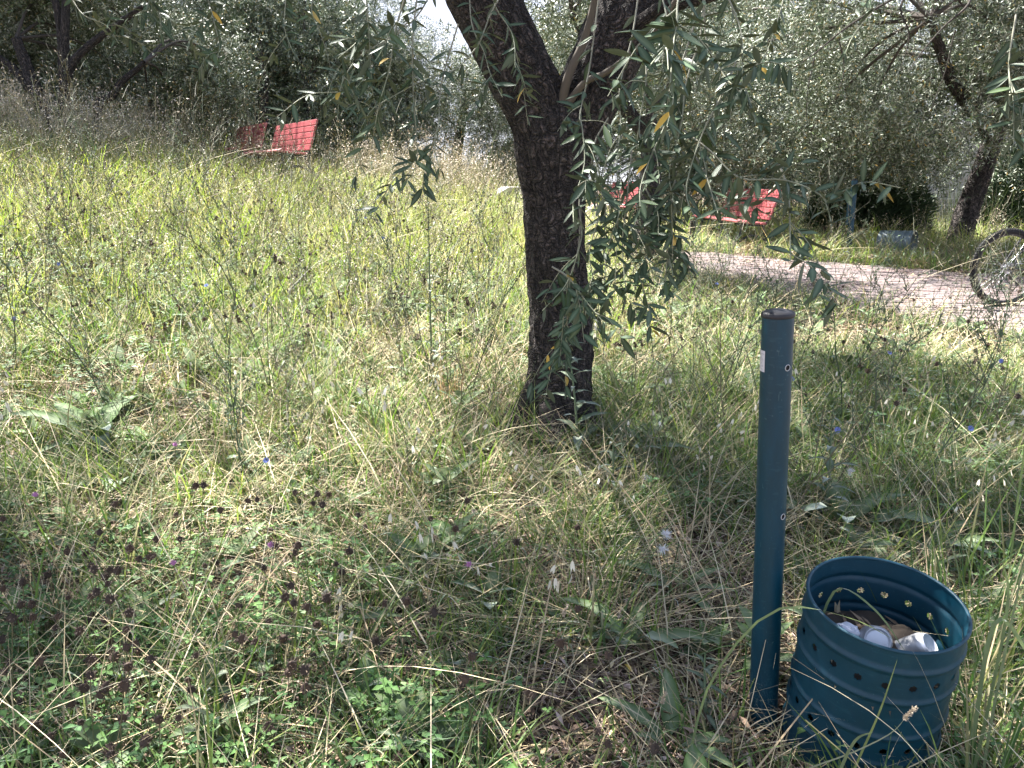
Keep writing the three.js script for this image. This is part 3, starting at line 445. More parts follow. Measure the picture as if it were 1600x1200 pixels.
{
  const conc = texture(256, 256, (u, v) => { const n = noise3(u * 50, v * 50, 1, 50, 50), k = noise3(u * 7, v * 7, 2, 7, 7); return [0.5 + 0.14 * n + 0.14 * k, 0.48 + 0.14 * n + 0.14 * k, 0.47 + 0.14 * n + 0.14 * k]; }, true), m = std({ map: conc, roughness: 0.95 });
  for (const [x, z, w, h, dp, turn, label] of [[-0.1, -13.2, 0.7, 0.3, 0.6, 0.2, 'sloping concrete block in the grass just left of the olive trunk'], [0.62, -13.6, 0.55, 0.52, 0.5, -0.05, 'upright concrete block half hidden behind the olive trunk'], [1.5, -13.9, 0.9, 0.42, 0.4, 0.1, 'long pale concrete block seen through leaves right of the trunk']]) {
    const s = new THREE.Shape([[-w / 2, 0], [w / 2, 0], [w / 2, h], [-w * 0.1, h], [-w / 2, h * 0.45]].map(([a, b]) => new THREE.Vector2(a, b))), g = new THREE.ExtrudeGeometry(s, { depth: dp, bevelEnabled: true, bevelSize: 0.015, bevelThickness: 0.015, bevelSegments: 2 });
    const t = thing('concrete_block', label, 'block', [x, gh(x, z) - 0.06, z], turn); part('block_body', g, m, t);
  }
}

// ---------------------------------------------------------------- benches
const redPaint = (seed) => { const t = texture(256, 128, (u, v) => { const g = noise3(u * 6, v * 60, seed, 6, 60), n = noise3(u * 40, v * 40, seed + 3, 40, 40), w = smooth(0.68, 0.82, noise3(u * 30, v * 90, seed + 5, 30, 90)); const c = [0.5 + 0.1 * g + 0.05 * n, 0.245 + 0.08 * g, 0.262 + 0.08 * g]; return c.map((x, k) => lerp(x, [0.72, 0.5, 0.48][k], w * 0.6)); }, true); return std({ map: t, roughness: 0.36 }); };
M.red = [1, 2, 3].map(redPaint); M.iron = std({ color: new THREE.Color().setRGB(0.018, 0.022, 0.026), roughness: 0.45, metalness: 0.2 });
function makeBench(label, group) {
  const t = thing('park_bench', label, 'bench', [0, 0, 0], 0, group), L = 1.7, slat = new RoundedBoxGeometry(L, 0.026, 0.076, 2, 0.008);
  const place = (m, y, z, tilt) => { m.position.set(0, y, z); m.rotation.x = tilt; };
  const seat = [[0.455, 0.245, 0.35], [0.442, 0.165, 0.1], [0.432, 0.082, 0.06], [0.424, 0.0, 0.06], [0.42, -0.085, 0.02]]; seat.forEach(([y, z, a], k) => place(part('seat_slat', slat, M.red[k % 3], t), y, z, a));
  for (let k = 0; k < 5; k++) { const s = 0.075 + k * 0.083; place(part('back_slat', slat, M.red[(k + 1) % 3], t), 0.43 + s * 0.95, -0.15 - s * 0.3, 1.265); }
  for (const x of [-0.74, 0.74]) {
    const g = new Geo(), w = [1, 1, 1], arm = (p, r0, r1) => g.tube(curve(p.map(([y, z]) => V(x, y, z)), 18), (q) => lerp(r0, r1, q), 8, w);
    arm([[0.43, 0.26], [0.415, 0.2], [0.405, 0.08], [0.395, -0.08], [0.41, -0.16], [0.6, -0.225], [0.87, -0.31]], 0.018, 0.016);
    arm([[0.4, 0.17], [0.3, 0.18], [0.18, 0.24], [0.06, 0.3], [-0.12, 0.31]], 0.022, 0.024);
    arm([[0.4, -0.12], [0.3, -0.15], [0.18, -0.22], [0.06, -0.3], [-0.12, -0.32]], 0.022, 0.024);
    arm([[0.1, 0.28], [0.22, 0.14], [0.26, 0.0], [0.22, -0.14], [0.1, -0.28]], 0.016, 0.016);
    part('leg_frame', g.build(), M.iron, t);
  }
  return t;
}
const benchAt = (bench, x, z, turn) => { bench.position.set(x, gh(x, z) - 0.05, z); bench.rotation.y = turn; };
// (x, z) is the middle of the bench; seats face left and towards the camera
{ const b = makeBench('red slatted bench on the left slope, the nearer of the pair'); benchAt(b, -3.24, -11.1, -0.98);
  const c = copyOf(b, [0, 0, 0], 0, 'red slatted bench on the left slope, the farther one half sunk in weeds'); benchAt(c, -4.54, -13.2, -0.98); c.position.y -= 0.1; }
{ const b = makeBench('red slatted bench beside the paved path, right of the olive trunk'); benchAt(b, 3.13, -11.15, -1.45);
  const c = copyOf(b, [0, 0, 0], 0, 'red bench mostly hidden by olive leaves just right of the trunk'); benchAt(c, 1.95, -14.0, -1.2); }

// ---------------------------------------------------------------- post and bins
const teal = (() => {
  const map = texture(1024, 1024, (u, v) => { const n = noise3(u * 14, v * 14, 1, 14, 14), d = noise3(u * 60, v * 60, 2, 60, 60), sp = smooth(0.94, 0.97, noise3(u * 330, v * 330, 6, 330, 330)) * 0.4, sc = smooth(0.86, 0.92, noise3(u * 36, v * 210, 8, 36, 210)) * 0.1, k = 0.9 + 0.12 * n + 0.06 * d; return [lerp(0.006 * k, 0.46, sp + sc), lerp(0.225 * k, 0.52, sp + sc), lerp(0.295 * k, 0.54, sp + sc)]; }, true);
  const rough = texture(512, 512, (u, v) => { const n = 0.36 + 0.22 * noise3(u * 20, v * 20, 4, 20, 20) + 0.14 * noise3(u * 90, v * 90, 5, 90, 90); return [n, n, n]; });
  return std({ map, roughnessMap: rough, roughness: 1, metalness: 0 });
})();
M.teal = teal; M.plastic = std({ color: new THREE.Color().setRGB(0.022, 0.022, 0.028), roughness: 0.5 });
{
  const base = V(0.67, -0.12, -1.73), top = V(0.606, 1.1, -1.73), L = top.distanceTo(base), r = 0.0355, t = thing('green_post', 'dark green round metal post standing beside the perforated bin', 'post', base.toArray());
  t.quaternion.setFromUnitVectors(V(0, 1, 0), top.clone().sub(base).normalize());
  // tube with two real bolt holes on its right side: the ring cells there are left open round a small circle
  const holes = [[0.45, L - 0.118], [0.6, L - 0.488]], g = new Geo(), rh = 0.0062, cell = 0.016;
  const P = (a, y, rr = r) => V(Math.sin(a) * rr, y, Math.cos(a) * rr), N = (a) => V(Math.sin(a), 0, Math.cos(a));
  const quad = (a0, a1, y0, y1, na, ny) => { const rows = []; for (let j = 0; j <= ny; j++) { const row = []; for (let i = 0; i <= na; i++) { const a = lerp(a0, a1, i / na), y = lerp(y0, y1, j / ny); row.push(g.v(P(a, y), N(a), [1, 1, 1], a / 6.283 * 0.22, y)); } rows.push(row); } for (let j = 0; j < ny; j++) for (let i = 0; i < na; i++) g.i.push(rows[j][i], rows[j][i + 1], rows[j + 1][i + 1], rows[j][i], rows[j + 1][i + 1], rows[j + 1][i]); };
  let y0 = 0;
  for (const [a, y] of holes.slice().sort((p, q) => p[1] - q[1])) {
    const da = cell / r / 2 * 1.2; quad(-Math.PI, Math.PI, y0, y - cell / 2, 48, 6); quad(a + da, a - da + 2 * Math.PI, y - cell / 2, y + cell / 2, 44, 1);
    const ring = (k) => { const out = []; for (let i = 0; i < 32; i++) { const th = (i / 32) * 6.2832, c = Math.cos(th), s = Math.sin(th), m = Math.max(Math.abs(c), Math.abs(s)), ax = lerp(c * rh / r, (c / m) * da, k), yy = lerp(s * rh, (s / m) * cell / 2, k); out.push(g.v(P(a + ax, y + yy), N(a + ax), [1, 1, 1], (a + ax) / 6.283 * 0.22, y + yy)); } return out; };
    const rings = [0, 0.5, 1].map(ring); for (let k = 0; k < 2; k++) for (let i = 0; i < 32; i++) { const q = (i + 1) % 32; g.i.push(rings[k][i], rings[k + 1][i], rings[k + 1][q], rings[k][i], rings[k + 1][q], rings[k][q]); }
    y0 = y + cell / 2;
  }
  quad(-Math.PI, Math.PI, y0, L, 48, 3);
  const inner = new THREE.CylinderGeometry(r - 0.003, r - 0.003, L, 40, 1, true); inner.translate(0, L / 2, 0);
  const worn = texture(512, 1024, (u, v) => { const n = noise3(u * 10, v * 14, 1, 10, 14), d = noise3(u * 60, v * 90, 2, 60, 90), dust = smooth(0.62, 0.7, noise3(u * 130, v * 240, 3, 130, 240)) * smooth(0.3, 0.1, v * 1.25 - 0.08), nick = smooth(0.93, 0.96, noise3(u * 60, v * 130, 6, 60, 130)), scr = smooth(0.8, 0.88, noise3(u * 10, v * 300, 8, 10, 300)) * smooth(0.5, 0.7, noise3(u * 12, v * 12, 9, 12, 12)), w = Math.min(0.8, 0.45 * dust + 0.5 * nick + 0.18 * scr), k = 0.88 + 0.14 * n + 0.08 * d; return [lerp(0.006 * k, 0.42, w), lerp(0.22 * k, 0.44, w), lerp(0.29 * k, 0.44, w)]; }, true); worn.repeat.set(4.5, 0.8);
  part('tube', g.build(), std({ map: worn, roughness: 0.45 }), t); part('tube_inside', inner, std({ color: new THREE.Color().setRGB(0.02, 0.02, 0.022), side: THREE.DoubleSide }), t);
  for (const [a, y] of holes) { const o = new THREE.TorusGeometry(rh + 0.0008, 0.0011, 6, 28); const m = part('hole_rim', o, std({ color: new THREE.Color().setRGB(0.42, 0.42, 0.43), roughness: 0.6 }), t); m.position.copy(P(a, y, r - 0.0002)); m.rotation.y = a; }
  const cap = new THREE.LatheGeometry([[0, 0.014], [0.012, 0.0132], [0.024, 0.0105], [0.031, 0.0085], [0.0355, 0.006], [0.0375, 0.003], [0.0377, -0.003], [0.0362, -0.005]].map(([x, y]) => new THREE.Vector2(x, y)).reverse(), 48); cap.translate(0, L, 0); part('cap', cap, M.plastic, t);
  const sg = new THREE.CylinderGeometry(r + 0.0007, r + 0.0007, 0.05, 16, 1, true, -1.82, 0.72); sg.translate(0, L - 0.105, 0);
  const st = texture(64, 128, (u, v) => { const line = (v > 0.12 && v < 0.88 && ((v * 14) % 1) > 0.62 && u > 0.15 && u < 0.55 + 0.35 * hash3(Math.floor(v * 14), 3, 1) && hash3(Math.floor(u * 26), Math.floor(v * 14), 2) > 0.25) ? 0.25 : 0; return [0.84 - line, 0.83 - line, 0.85 - line]; }, true);
  part('sticker', sg, std({ map: st, roughness: 0.6, side: THREE.DoubleSide }), t).userData.label = 'worn white paper sticker with rows of faded print';
}
function binShell(R, Hh) {   // ribbed wall with two rows of flower shaped holes, open top; y up, base at 0
  const g = new Geo(), N = 19, thick = 0.0022, ribs = [0.056, 0.14, 0.245, 0.325, 0.41].map((d) => Hh - d), rows = [[Hh - 0.098, 0], [Hh - 0.285, 0.5]];
  const prof = (y) => { let o = 0; for (const b of ribs) o += 0.0055 * Math.exp(-(((y - b) / 0.0075) ** 2)); return R + o - 0.004 * (Hh - y); };
  const dent = (a, y) => 0.0025 * (noise3(Math.cos(a) * 2 + 3, Math.sin(a) * 2 + 3, y * 7) - 0.5);
  for (const f of [1, -1]) {
    const off = f > 0 ? 0 : -thick, P = (a, y) => { const r = prof(y) + off + dent(a, y); return V(Math.sin(a) * r, y, Math.cos(a) * r); };
    const Nn = (a, y) => { const s = (prof(y + 0.0015) - prof(y - 0.0015)) / 0.003; return V(Math.sin(a), -s, Math.cos(a)).normalize().multiplyScalar(f); };
    const vert = (a, y) => g.v(P(a, y), Nn(a, y), [1, 1, 1], a / 6.2832, y * 0.9);
    const band = (ya, yb, n) => { let last; for (let j = 0; j <= n; j++) { const row = []; for (let i = 0; i <= 110; i++) row.push(vert((i / 110) * 6.28319, lerp(ya, yb, j / n))); if (last) for (let i = 0; i < 110; i++) { const q = [last[i], last[i + 1], row[i + 1], row[i]]; if (f > 0) g.i.push(q[0], q[1], q[2], q[0], q[2], q[3]); else g.i.push(q[0], q[2], q[1], q[0], q[3], q[2]); } last = row; } };
    const hh = 0.017; let y = 0;
    for (const [yc, ph] of rows.slice().reverse()) {
      band(y, yc - hh, 40);
      const da = Math.PI / N;
      for (let k = 0; k < N; k++) {
        const a0 = (k + ph) * 2 * da, ring = (s) => { const out = []; for (let i = 0; i < 48; i++) { const th = (i / 48) * 6.28319, c = Math.cos(th), sn = Math.sin(th), m = Math.max(Math.abs(c), Math.abs(sn)), fl = 0.0088 * (1 + 0.16 * Math.cos(8 * th)); out.push(vert(a0 + lerp((c * fl) / R, (c / m) * da, s), yc + lerp(sn * fl, (sn / m) * hh, s))); } return out; };
        const rg = [0, 0.3, 1].map(ring); for (let q = 0; q < 2; q++) for (let i = 0; i < 48; i++) { const j = (i + 1) % 48, w = [rg[q][i], rg[q + 1][i], rg[q + 1][j], rg[q][j]]; if (f > 0) g.i.push(w[0], w[1], w[2], w[0], w[2], w[3]); else g.i.push(w[0], w[2], w[1], w[0], w[3], w[2]); }
      }
      y = yc + hh;
    }
    band(y, Hh, 22);
  }
  return g.build();
}
function makeBin(label, R, Hh) {
  const t = thing('litter_bin', label, 'bin');
  part('shell', binShell(R, Hh), M.teal, t);
  const rim = new THREE.TorusGeometry(R - 0.0005, 0.0042, 10, 120); rim.rotateX(Math.PI / 2); rim.translate(0, Hh, 0); part('rim', rim, M.teal, t);
  const base = new THREE.CylinderGeometry(R - 0.006, R - 0.006, 0.004, 64); base.translate(0, 0.012, 0); part('base', base, M.teal, t);
  return t;
}
const BIN_AXIS = V(0.004, 1, 0.134).normalize(), BIN_TOP = V(0.868, 0.452, -1.59), bin = makeBin('dark green perforated metal litter bin tilted beside the post', 0.172, 0.455);
bin.position.copy(BIN_TOP).addScaledVector(BIN_AXIS, -0.455); bin.quaternion.setFromUnitVectors(V(0, 1, 0), BIN_AXIS);
{ const c = copyOf(bin, [5.1, gh(5.1, -10.25) + 0.15, -10.25], 0, 'small green metal bin lying on its side beyond the path'); c.position.set(4.92, gh(5, -10.3) + 0.15, -10.4); c.quaternion.setFromUnitVectors(V(0, 1, 0), V(0.72, 0.03, 0.69).normalize()); c.scale.setScalar(0.92); const faded = std({ color: new THREE.Color().setRGB(0.12, 0.16, 0.175), roughness: 0.4, side: THREE.DoubleSide }); c.traverse((m) => { if (m.isMesh) m.material = faded; }); }
// rubbish inside the bin
const inBin = (x, d, z) => BIN_TOP.clone().addScaledVector(BIN_AXIS, -d).add(V(x, 0, z));
{
  const r = rngOf(61), heap = new Geo(), m = new THREE.Matrix4();
  const mound = new THREE.SphereGeometry(0.163, 40, 14, 0, 6.2832, 0, Math.PI / 2); mound.scale(1, 0.36, 1); const p = mound.attributes.position; for (let k = 0; k < p.count; k++) p.setY(k, p.getY(k) + 0.03 * noise3(p.getX(k) * 30 + 9, p.getZ(k) * 30 + 9, 2)); mound.computeVertexNormals();
  for (let k = 0; k < 160; k++) { const a = r() * 6.28, q = 0.15 * Math.sqrt(r()); heap.chip(V(Math.cos(a) * q, 0.062 - q * q * 1.9 + r() * 0.016, Math.sin(a) * q), V(r() - 0.5, (r() - 0.5) * 0.5, r() - 0.5), V((r() - 0.5) * 0.8, 1, (r() - 0.5) * 0.8), 0.03 + r() * 0.03, 0.008 + r() * 0.008, pick([[0.16, 0.11, 0.07], [0.24, 0.17, 0.11], [0.09, 0.065, 0.045], [0.3, 0.24, 0.15]], r)); }
  const h = part('leaf_heap', mound, std({ color: new THREE.Color().setRGB(0.05, 0.038, 0.028), roughness: 1 }), scene); part('dead_leaves', heap.build(), M.litter, h).userData.kind = 'stuff'; h.position.copy(inBin(0, 0.19, 0)); h.quaternion.copy(bin.quaternion); tag(h, 'brown heap of leaf litter filling the tilted bin', 'litter heap', null, 'stuff');
  const can = (label, pos, axis, band) => {
    const t = thing('drink_can', label, 'can', pos.toArray(), 0, null); t.quaternion.setFromUnitVectors(V(0, 1, 0), axis.normalize());
    const white = std({ color: new THREE.Color().setRGB(0.72, 0.73, 0.78), metalness: 0.35, roughness: 0.38 });
    const prof = (l) => new THREE.LatheGeometry(l.map(([x, y]) => new THREE.Vector2(x, y)), 48);
    part('can_body', prof([[0.024, -0.06], [0.03, -0.052], [0.033, -0.045], [0.033, 0.045], [0.031, 0.052], [0.0275, 0.06]]), std({ color: new THREE.Color().setRGB(...band), metalness: 0.5, roughness: 0.4 }), t);
    part('can_end', prof([[0.0001, 0.0545], [0.022, 0.0545], [0.0245, 0.053], [0.0262, 0.0595], [0.0275, 0.0615], [0.0285, 0.06], [0.0278, 0.058]]), white, t);
    part('can_base', prof([[0.0285, -0.055], [0.0255, -0.0605], [0.0235, -0.0615], [0.02, -0.054], [0.0001, -0.05]]), white, t);
  };
  can('silver drink can lying with its round end up in the bin', inBin(-0.018, 0.098, 0.02), V(-0.35, 0.55, 0.9), [0.45, 0.46, 0.5]);
  can('pale drink can with domed base showing at the bin rim', inBin(0.06, 0.128, 0.03), V(-0.55, -0.7, -0.5), [0.55, 0.55, 0.56]);
  const paper = new THREE.IcosahedronGeometry(0.034, 5), q = paper.attributes.position; for (let k = 0; k < q.count; k++) { const v = V().fromBufferAttribute(q, k), n = 0.72 + 0.35 * Math.abs(noise3(v.x * 60 + 7, v.y * 60 + 7, v.z * 60 + 7) * 2 - 1) + 0.25 * noise3(v.x * 140 + 3, v.y * 140, v.z * 140); v.multiplyScalar(n); v.y *= 0.7; q.setXYZ(k, v.x, v.y, v.z); } paper.computeVertexNormals();
  const c = part('crumpled_paper', paper, std({ color: new THREE.Color().setRGB(0.62, 0.63, 0.7), roughness: 0.7, flatShading: true }), scene); c.position.copy(inBin(-0.07, 0.1, -0.01)); tag(c, 'crumpled white paper next to the cans in the bin', 'paper');
}
{ // far bollard
  const x = 4.45, z = -10.25, t = thing('green_bollard', 'slim dark green bollard behind the paved path', 'bollard', [x, gh(x, z) - 0.05, z]); t.rotation.z = 0.03;
  const g = new THREE.CylinderGeometry(0.038, 0.038, 1.0, 32); g.translate(0, 0.5, 0); part('tube', g, M.teal, t);
  const cap = new THREE.SphereGeometry(0.041, 24, 8, 0, 6.2832, 0, 1.57); cap.scale(1, 0.4, 1); cap.translate(0, 1.0, 0); part('cap', cap, M.plastic, t);
  const b = new RoundedBoxGeometry(0.025, 0.36, 0.04, 2, 0.004); b.translate(-0.055, 0.62, 0); part('bracket', b, M.teal, t);
}
for (const [x, z, c, label] of [[4.33, -10.05, [0.1, 0.16, 0.55], 'crumpled blue wrapper at the foot of the far bollard'], [5.45, -10.1, [0.75, 0.76, 0.8], 'white paper scrap by the mouth of the fallen bin'], [3.0, -10.42, [0.12, 0.3, 0.55], 'blue scrap of plastic at the bench foot']]) {
  const g = new THREE.IcosahedronGeometry(0.06, 3), q = g.attributes.position; for (let k = 0; k < q.count; k++) { const v = V().fromBufferAttribute(q, k); v.multiplyScalar(0.6 + 0.7 * noise3(v.x * 40 + x, v.y * 40 + 3, v.z * 40 + 5)); v.y *= 0.6; q.setXYZ(k, v.x, v.y, v.z); } g.computeVertexNormals();
  const m = part('litter_scrap', g, std({ color: new THREE.Color().setRGB(...c), roughness: 0.5, flatShading: true }), scene); m.name = numbered('litter_scrap'); m.position.set(x, gh(x, z) + 0.03, z); tag(m, label, 'litter');
}

// ---------------------------------------------------------------- bicycle
{
  const t = thing('bicycle', 'bicycle with red frame and knobbly tyre cut by the right edge', 'bicycle', [4.47, gh(4.45, -6.92) - 0.005, -6.95], 0.0); t.rotation.set(-0.07, 0.12, 0);
  const rubber = std({ color: new THREE.Color().setRGB(0.009, 0.009, 0.01), roughness: 0.85 }), black = std({ color: new THREE.Color().setRGB(0.02, 0.02, 0.022), roughness: 0.35 }), steel = std({ color: new THREE.Color().setRGB(0.55, 0.56, 0.58), metalness: 0.9, roughness: 0.3 }), red = std({ color: new THREE.Color().setRGB(0.5, 0.03, 0.06), roughness: 0.3 });
  const R = 0.325, tr = 0.026;
  const wheel = (x) => {
    const w = new THREE.Group(); w.name = 'wheel'; w.position.set(x, R + tr, 0); t.add(w);
    const tyres = [new THREE.TorusGeometry(R, tr, 16, 96)], knob = new THREE.BoxGeometry(0.012, 0.007, 0.011);
    for (let k = 0; k < 84; k++) for (const [ph, st] of [[-0.8, 0.5], [-0.28, 0], [0.28, 0], [0.8, 0.5]]) { const a = ((k + st) / 84) * 6.28319, n = knob.clone(), rr = R + Math.cos(ph) * (tr + 0.002); n.rotateX(ph); n.translate(0, rr, Math.sin(ph) * (tr + 0.002)); n.rotateZ(a); tyres.push(n); }
    part('tyre', mergeGeometries(tyres.map((g) => g.toNonIndexed())), rubber, w);
    const rim = new THREE.LatheGeometry([[R - 0.032, -0.012], [R - 0.012, -0.014], [R - 0.012, 0.014], [R - 0.032, 0.012], [R - 0.037, 0], [R - 0.032, -0.012]].map(([a, b]) => new THREE.Vector2(a, b)), 96); rim.rotateX(Math.PI / 2); part('rim', rim, black, w);
    const sp = []; for (let k = 0; k < 32; k++) { const a = (k / 32) * 6.28319, b = a + (k % 4 < 2 ? 0.75 : -0.75), z = k % 2 ? 0.026 : -0.026, g = new Geo(); g.tube([V(Math.cos(b) * 0.024, Math.sin(b) * 0.024, z), V(Math.cos(a) * (R - 0.03), Math.sin(a) * (R - 0.03), 0)], 0.001, 4, [1, 1, 1]); sp.push(g.build()); }
    part('spokes', mergeGeometries(sp), steel, w);
    const hub = new THREE.CylinderGeometry(0.022, 0.022, 0.11, 20); hub.rotateX(Math.PI / 2); part('hub', hub, black, w);
    return w;
  };
  const rear = wheel(0); wheel(1.1);
  const cas = []; for (let k = 0; k < 7; k++) { const g = new THREE.CylinderGeometry(0.02 + k * 0.005, 0.02 + k * 0.005, 0.0025, 40); g.rotateX(Math.PI / 2); g.translate(0, 0, 0.052 - k * 0.0045); cas.push(g); } part('cassette', mergeGeometries(cas), steel, rear);
  const bar = (name, pts, r0, mat, seg = 12) => { const g = new Geo(); g.tube(curve(pts.map((p) => V(...p)), 14), r0, seg, [1, 1, 1]); return part(name, g.build(), mat, t); }, y0 = R + tr;
  for (const s of [-1, 1]) { bar('seat_stay', [[0, y0, s * 0.065], [0.13, y0 + 0.24, s * 0.045], [0.24, y0 + 0.42, s * 0.02]], 0.009, black); bar('chain_stay', [[0, y0, s * 0.066], [0.2, y0 - 0.02, s * 0.055], [0.43, y0 - 0.04, s * 0.03]], 0.01, black); }
  bar('seat_tube', [[0.43, y0 - 0.04, 0], [0.34, y0 + 0.2, 0], [0.24, y0 + 0.48, 0]], 0.017, red); bar('top_tube', [[0.26, y0 + 0.42, 0], [0.55, y0 + 0.47, 0], [0.84, y0 + 0.5, 0]], 0.019, red); bar('down_tube', [[0.43, y0 - 0.04, 0], [0.65, y0 + 0.2, 0], [0.86, y0 + 0.42, 0]], 0.022, red);
  bar('head_tube', [[0.87, y0 + 0.4, 0], [0.845, y0 + 0.47, 0], [0.83, y0 + 0.54, 0]], 0.022, red); for (const s of [-1, 1]) bar('fork_leg', [[0.87, y0 + 0.4, s * 0.055], [0.97, y0 + 0.2, s * 0.06], [1.1, y0, s * 0.06]], 0.015, black);
  bar('handlebar', [[0.8, y0 + 0.62, -0.34], [0.83, y0 + 0.6, -0.1], [0.83, y0 + 0.6, 0.1], [0.8, y0 + 0.62, 0.34]], 0.014, black); bar('stem', [[0.83, y0 + 0.53, 0], [0.825, y0 + 0.58, 0], [0.83, y0 + 0.6, 0]], 0.017, black);
  const sd = new THREE.SphereGeometry(0.1, 24, 12); sd.scale(1.35, 0.35, 0.7); sd.translate(0.22, y0 + 0.6, 0); part('saddle', sd, black, t); bar('seat_post', [[0.245, y0 + 0.46, 0], [0.23, y0 + 0.52, 0], [0.22, y0 + 0.58, 0]], 0.013, steel);
  bar('derailleur', [[0.0, y0 - 0.025, 0.075], [-0.035, y0 - 0.045, 0.09], [-0.02, y0 - 0.09, 0.088], [0.05, y0 - 0.13, 0.08]], 0.011, black); bar('gear_cable', [[-0.035, y0 - 0.03, 0.09], [-0.09, y0 + 0.0, 0.09], [-0.03, y0 + 0.045, 0.08], [0.14, y0 + 0.0, 0.07]], 0.0025, black, 6);
  const cr = new THREE.TorusGeometry(0.075, 0.004, 8, 48); cr.translate(0.43, y0 - 0.04, 0.055); part('chainring', cr, steel, t); bar('chain', [[0.0, y0 + 0.045, 0.05], [0.2, y0 + 0.04, 0.052], [0.43, y0 + 0.035, 0.055]], 0.003, steel, 6);
  for (const s of [-1, 1]) bar('crank_arm', [[0.43, y0 - 0.04, s * 0.07], [0.43 + s * 0.08, y0 - 0.08, s * 0.075], [0.43 + s * 0.15, y0 - 0.12, s * 0.08]], 0.01, black);
  bar('kickstand', [[-0.02, y0 - 0.06, -0.08], [-0.12, 0.16, -0.14], [-0.22, 0.03, -0.2]], 0.007, black);
}

// ---------------------------------------------------------------- meadow: grass, straw, litter, clover cover
function bladePts(r, base, h, lean, curl, seg, az) {
  const d = V(Math.cos(az), 0, Math.sin(az)), pts = [];
  for (let j = 0; j <= seg; j++) { const t = j / seg; pts.push(base.clone().addScaledVector(d, h * (lean * t + curl * t * t)).add(V(0, h * t * (1 - 0.42 * Math.min(1.3, curl) * t), 0))); }
  return pts;
}
function tuft(seed, o) {
  const r = rngOf(seed), g = new Geo();
  for (let k = 0; k < o.n; k++) {
    const a = r() * 6.2832, rad = o.spread * Math.sqrt(r()), base = V(Math.cos(a) * rad, -0.01, Math.sin(a) * rad), h = lerp(o.h[0], o.h[1], r()), az = a + (r() - 0.5) * 2.4, c = vary(pick(o.colors, r), r, 0.4), tip = o.tips && r() < (o.tipShare ?? 0.4) ? pick(o.tips, r) : c;
    const side = V(-Math.sin(az) + (r() - 0.5), (r() - 0.5) * 0.4, Math.cos(az) + (r() - 0.5)).normalize();
    g.ribbon(bladePts(r, base, h, lerp(o.lean[0], o.lean[1], r()), lerp(o.curl[0], o.curl[1], r()), o.seg ?? 4, az), lerp(o.w[0], o.w[1], r()), side, c, tip);
  }
  return g.build();
}
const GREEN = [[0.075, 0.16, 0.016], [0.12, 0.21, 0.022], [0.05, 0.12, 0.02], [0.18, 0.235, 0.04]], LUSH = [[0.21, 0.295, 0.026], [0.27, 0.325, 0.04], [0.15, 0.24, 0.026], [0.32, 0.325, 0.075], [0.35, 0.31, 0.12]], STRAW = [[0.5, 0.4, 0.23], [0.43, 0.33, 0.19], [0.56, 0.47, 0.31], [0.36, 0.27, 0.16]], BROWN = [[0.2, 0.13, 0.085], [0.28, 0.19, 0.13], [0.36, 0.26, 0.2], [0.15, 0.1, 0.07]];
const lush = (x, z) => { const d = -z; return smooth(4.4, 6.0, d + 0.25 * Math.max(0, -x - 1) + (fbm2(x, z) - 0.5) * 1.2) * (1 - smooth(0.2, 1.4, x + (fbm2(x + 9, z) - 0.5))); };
const TREE = V(0.2, 0, -3.66);
const clear = (x, z) => !(Math.hypot((x - 5.05) * 0.7, z + 10.0) < 0.3 || Math.hypot(x - 0.67, z + 1.73) < 0.06 || Math.hypot(x - 0.87, z + 1.65) < 0.2 || Math.hypot(x - TREE.x, z - TREE.z) < 0.19);
const SPOTS = [[0.25, -1.72, 0.38], [0.48, -1.9, 0.3], [-1.55, -2.75, 0.35], [0.1, -2.4, 0.3], [-0.1, -3.25, 0.3], [0.7, -2.4, 0.25], [-0.9, -2.4, 0.25], [-0.35, -2.1, 0.22], [-1.1, -1.75, 0.2]];
const spot = (x, z) => SPOTS.reduce((m, [a, b, r]) => Math.max(m, smooth(r * 1.2, r * 0.5, Math.hypot(x - a, z - b) + (fbm2(x * 5, z * 5) - 0.5) * 0.3)), 0);
const strawy = (x, z) => smooth(1.1, 0.4, Math.hypot((x + 0.45) * 0.7, z + 3.55) + (fbm2(x * 2, z * 2) - 0.5) * 0.5);
const bare = (x, z) => spot(x, z) + smooth(0.5, 0.68, fbm2(x * 1.3 + 21, z * 1.3 + 5)) * smooth(5.5, 3.5, -z) + 0.8 * smooth(0.55, 0.2, Math.hypot(x - 0.75, z + 1.75)) + 0.7 * smooth(0.6, 0.25, Math.hypot(x - TREE.x, z - TREE.z - 0.2));
function field(n, d0, d1, seed, density, margin = 0.7) {   // random spots of the view, kept with the chance that density gives
  const r = rngOf(seed), out = [], wide = (d) => 0.72 * d + margin, m = wide(d1);
  for (let k = 0; k < n; k++) { const d = lerp(d0, d1, r()), x = (r() * 2 - 1) * m, q = r(); if (Math.abs(x) > wide(d)) continue; const z = -d; if (q > density(x, z) || !clear(x, z)) continue; out.push([x, z]); }
  return out;
}
let tris = 0;
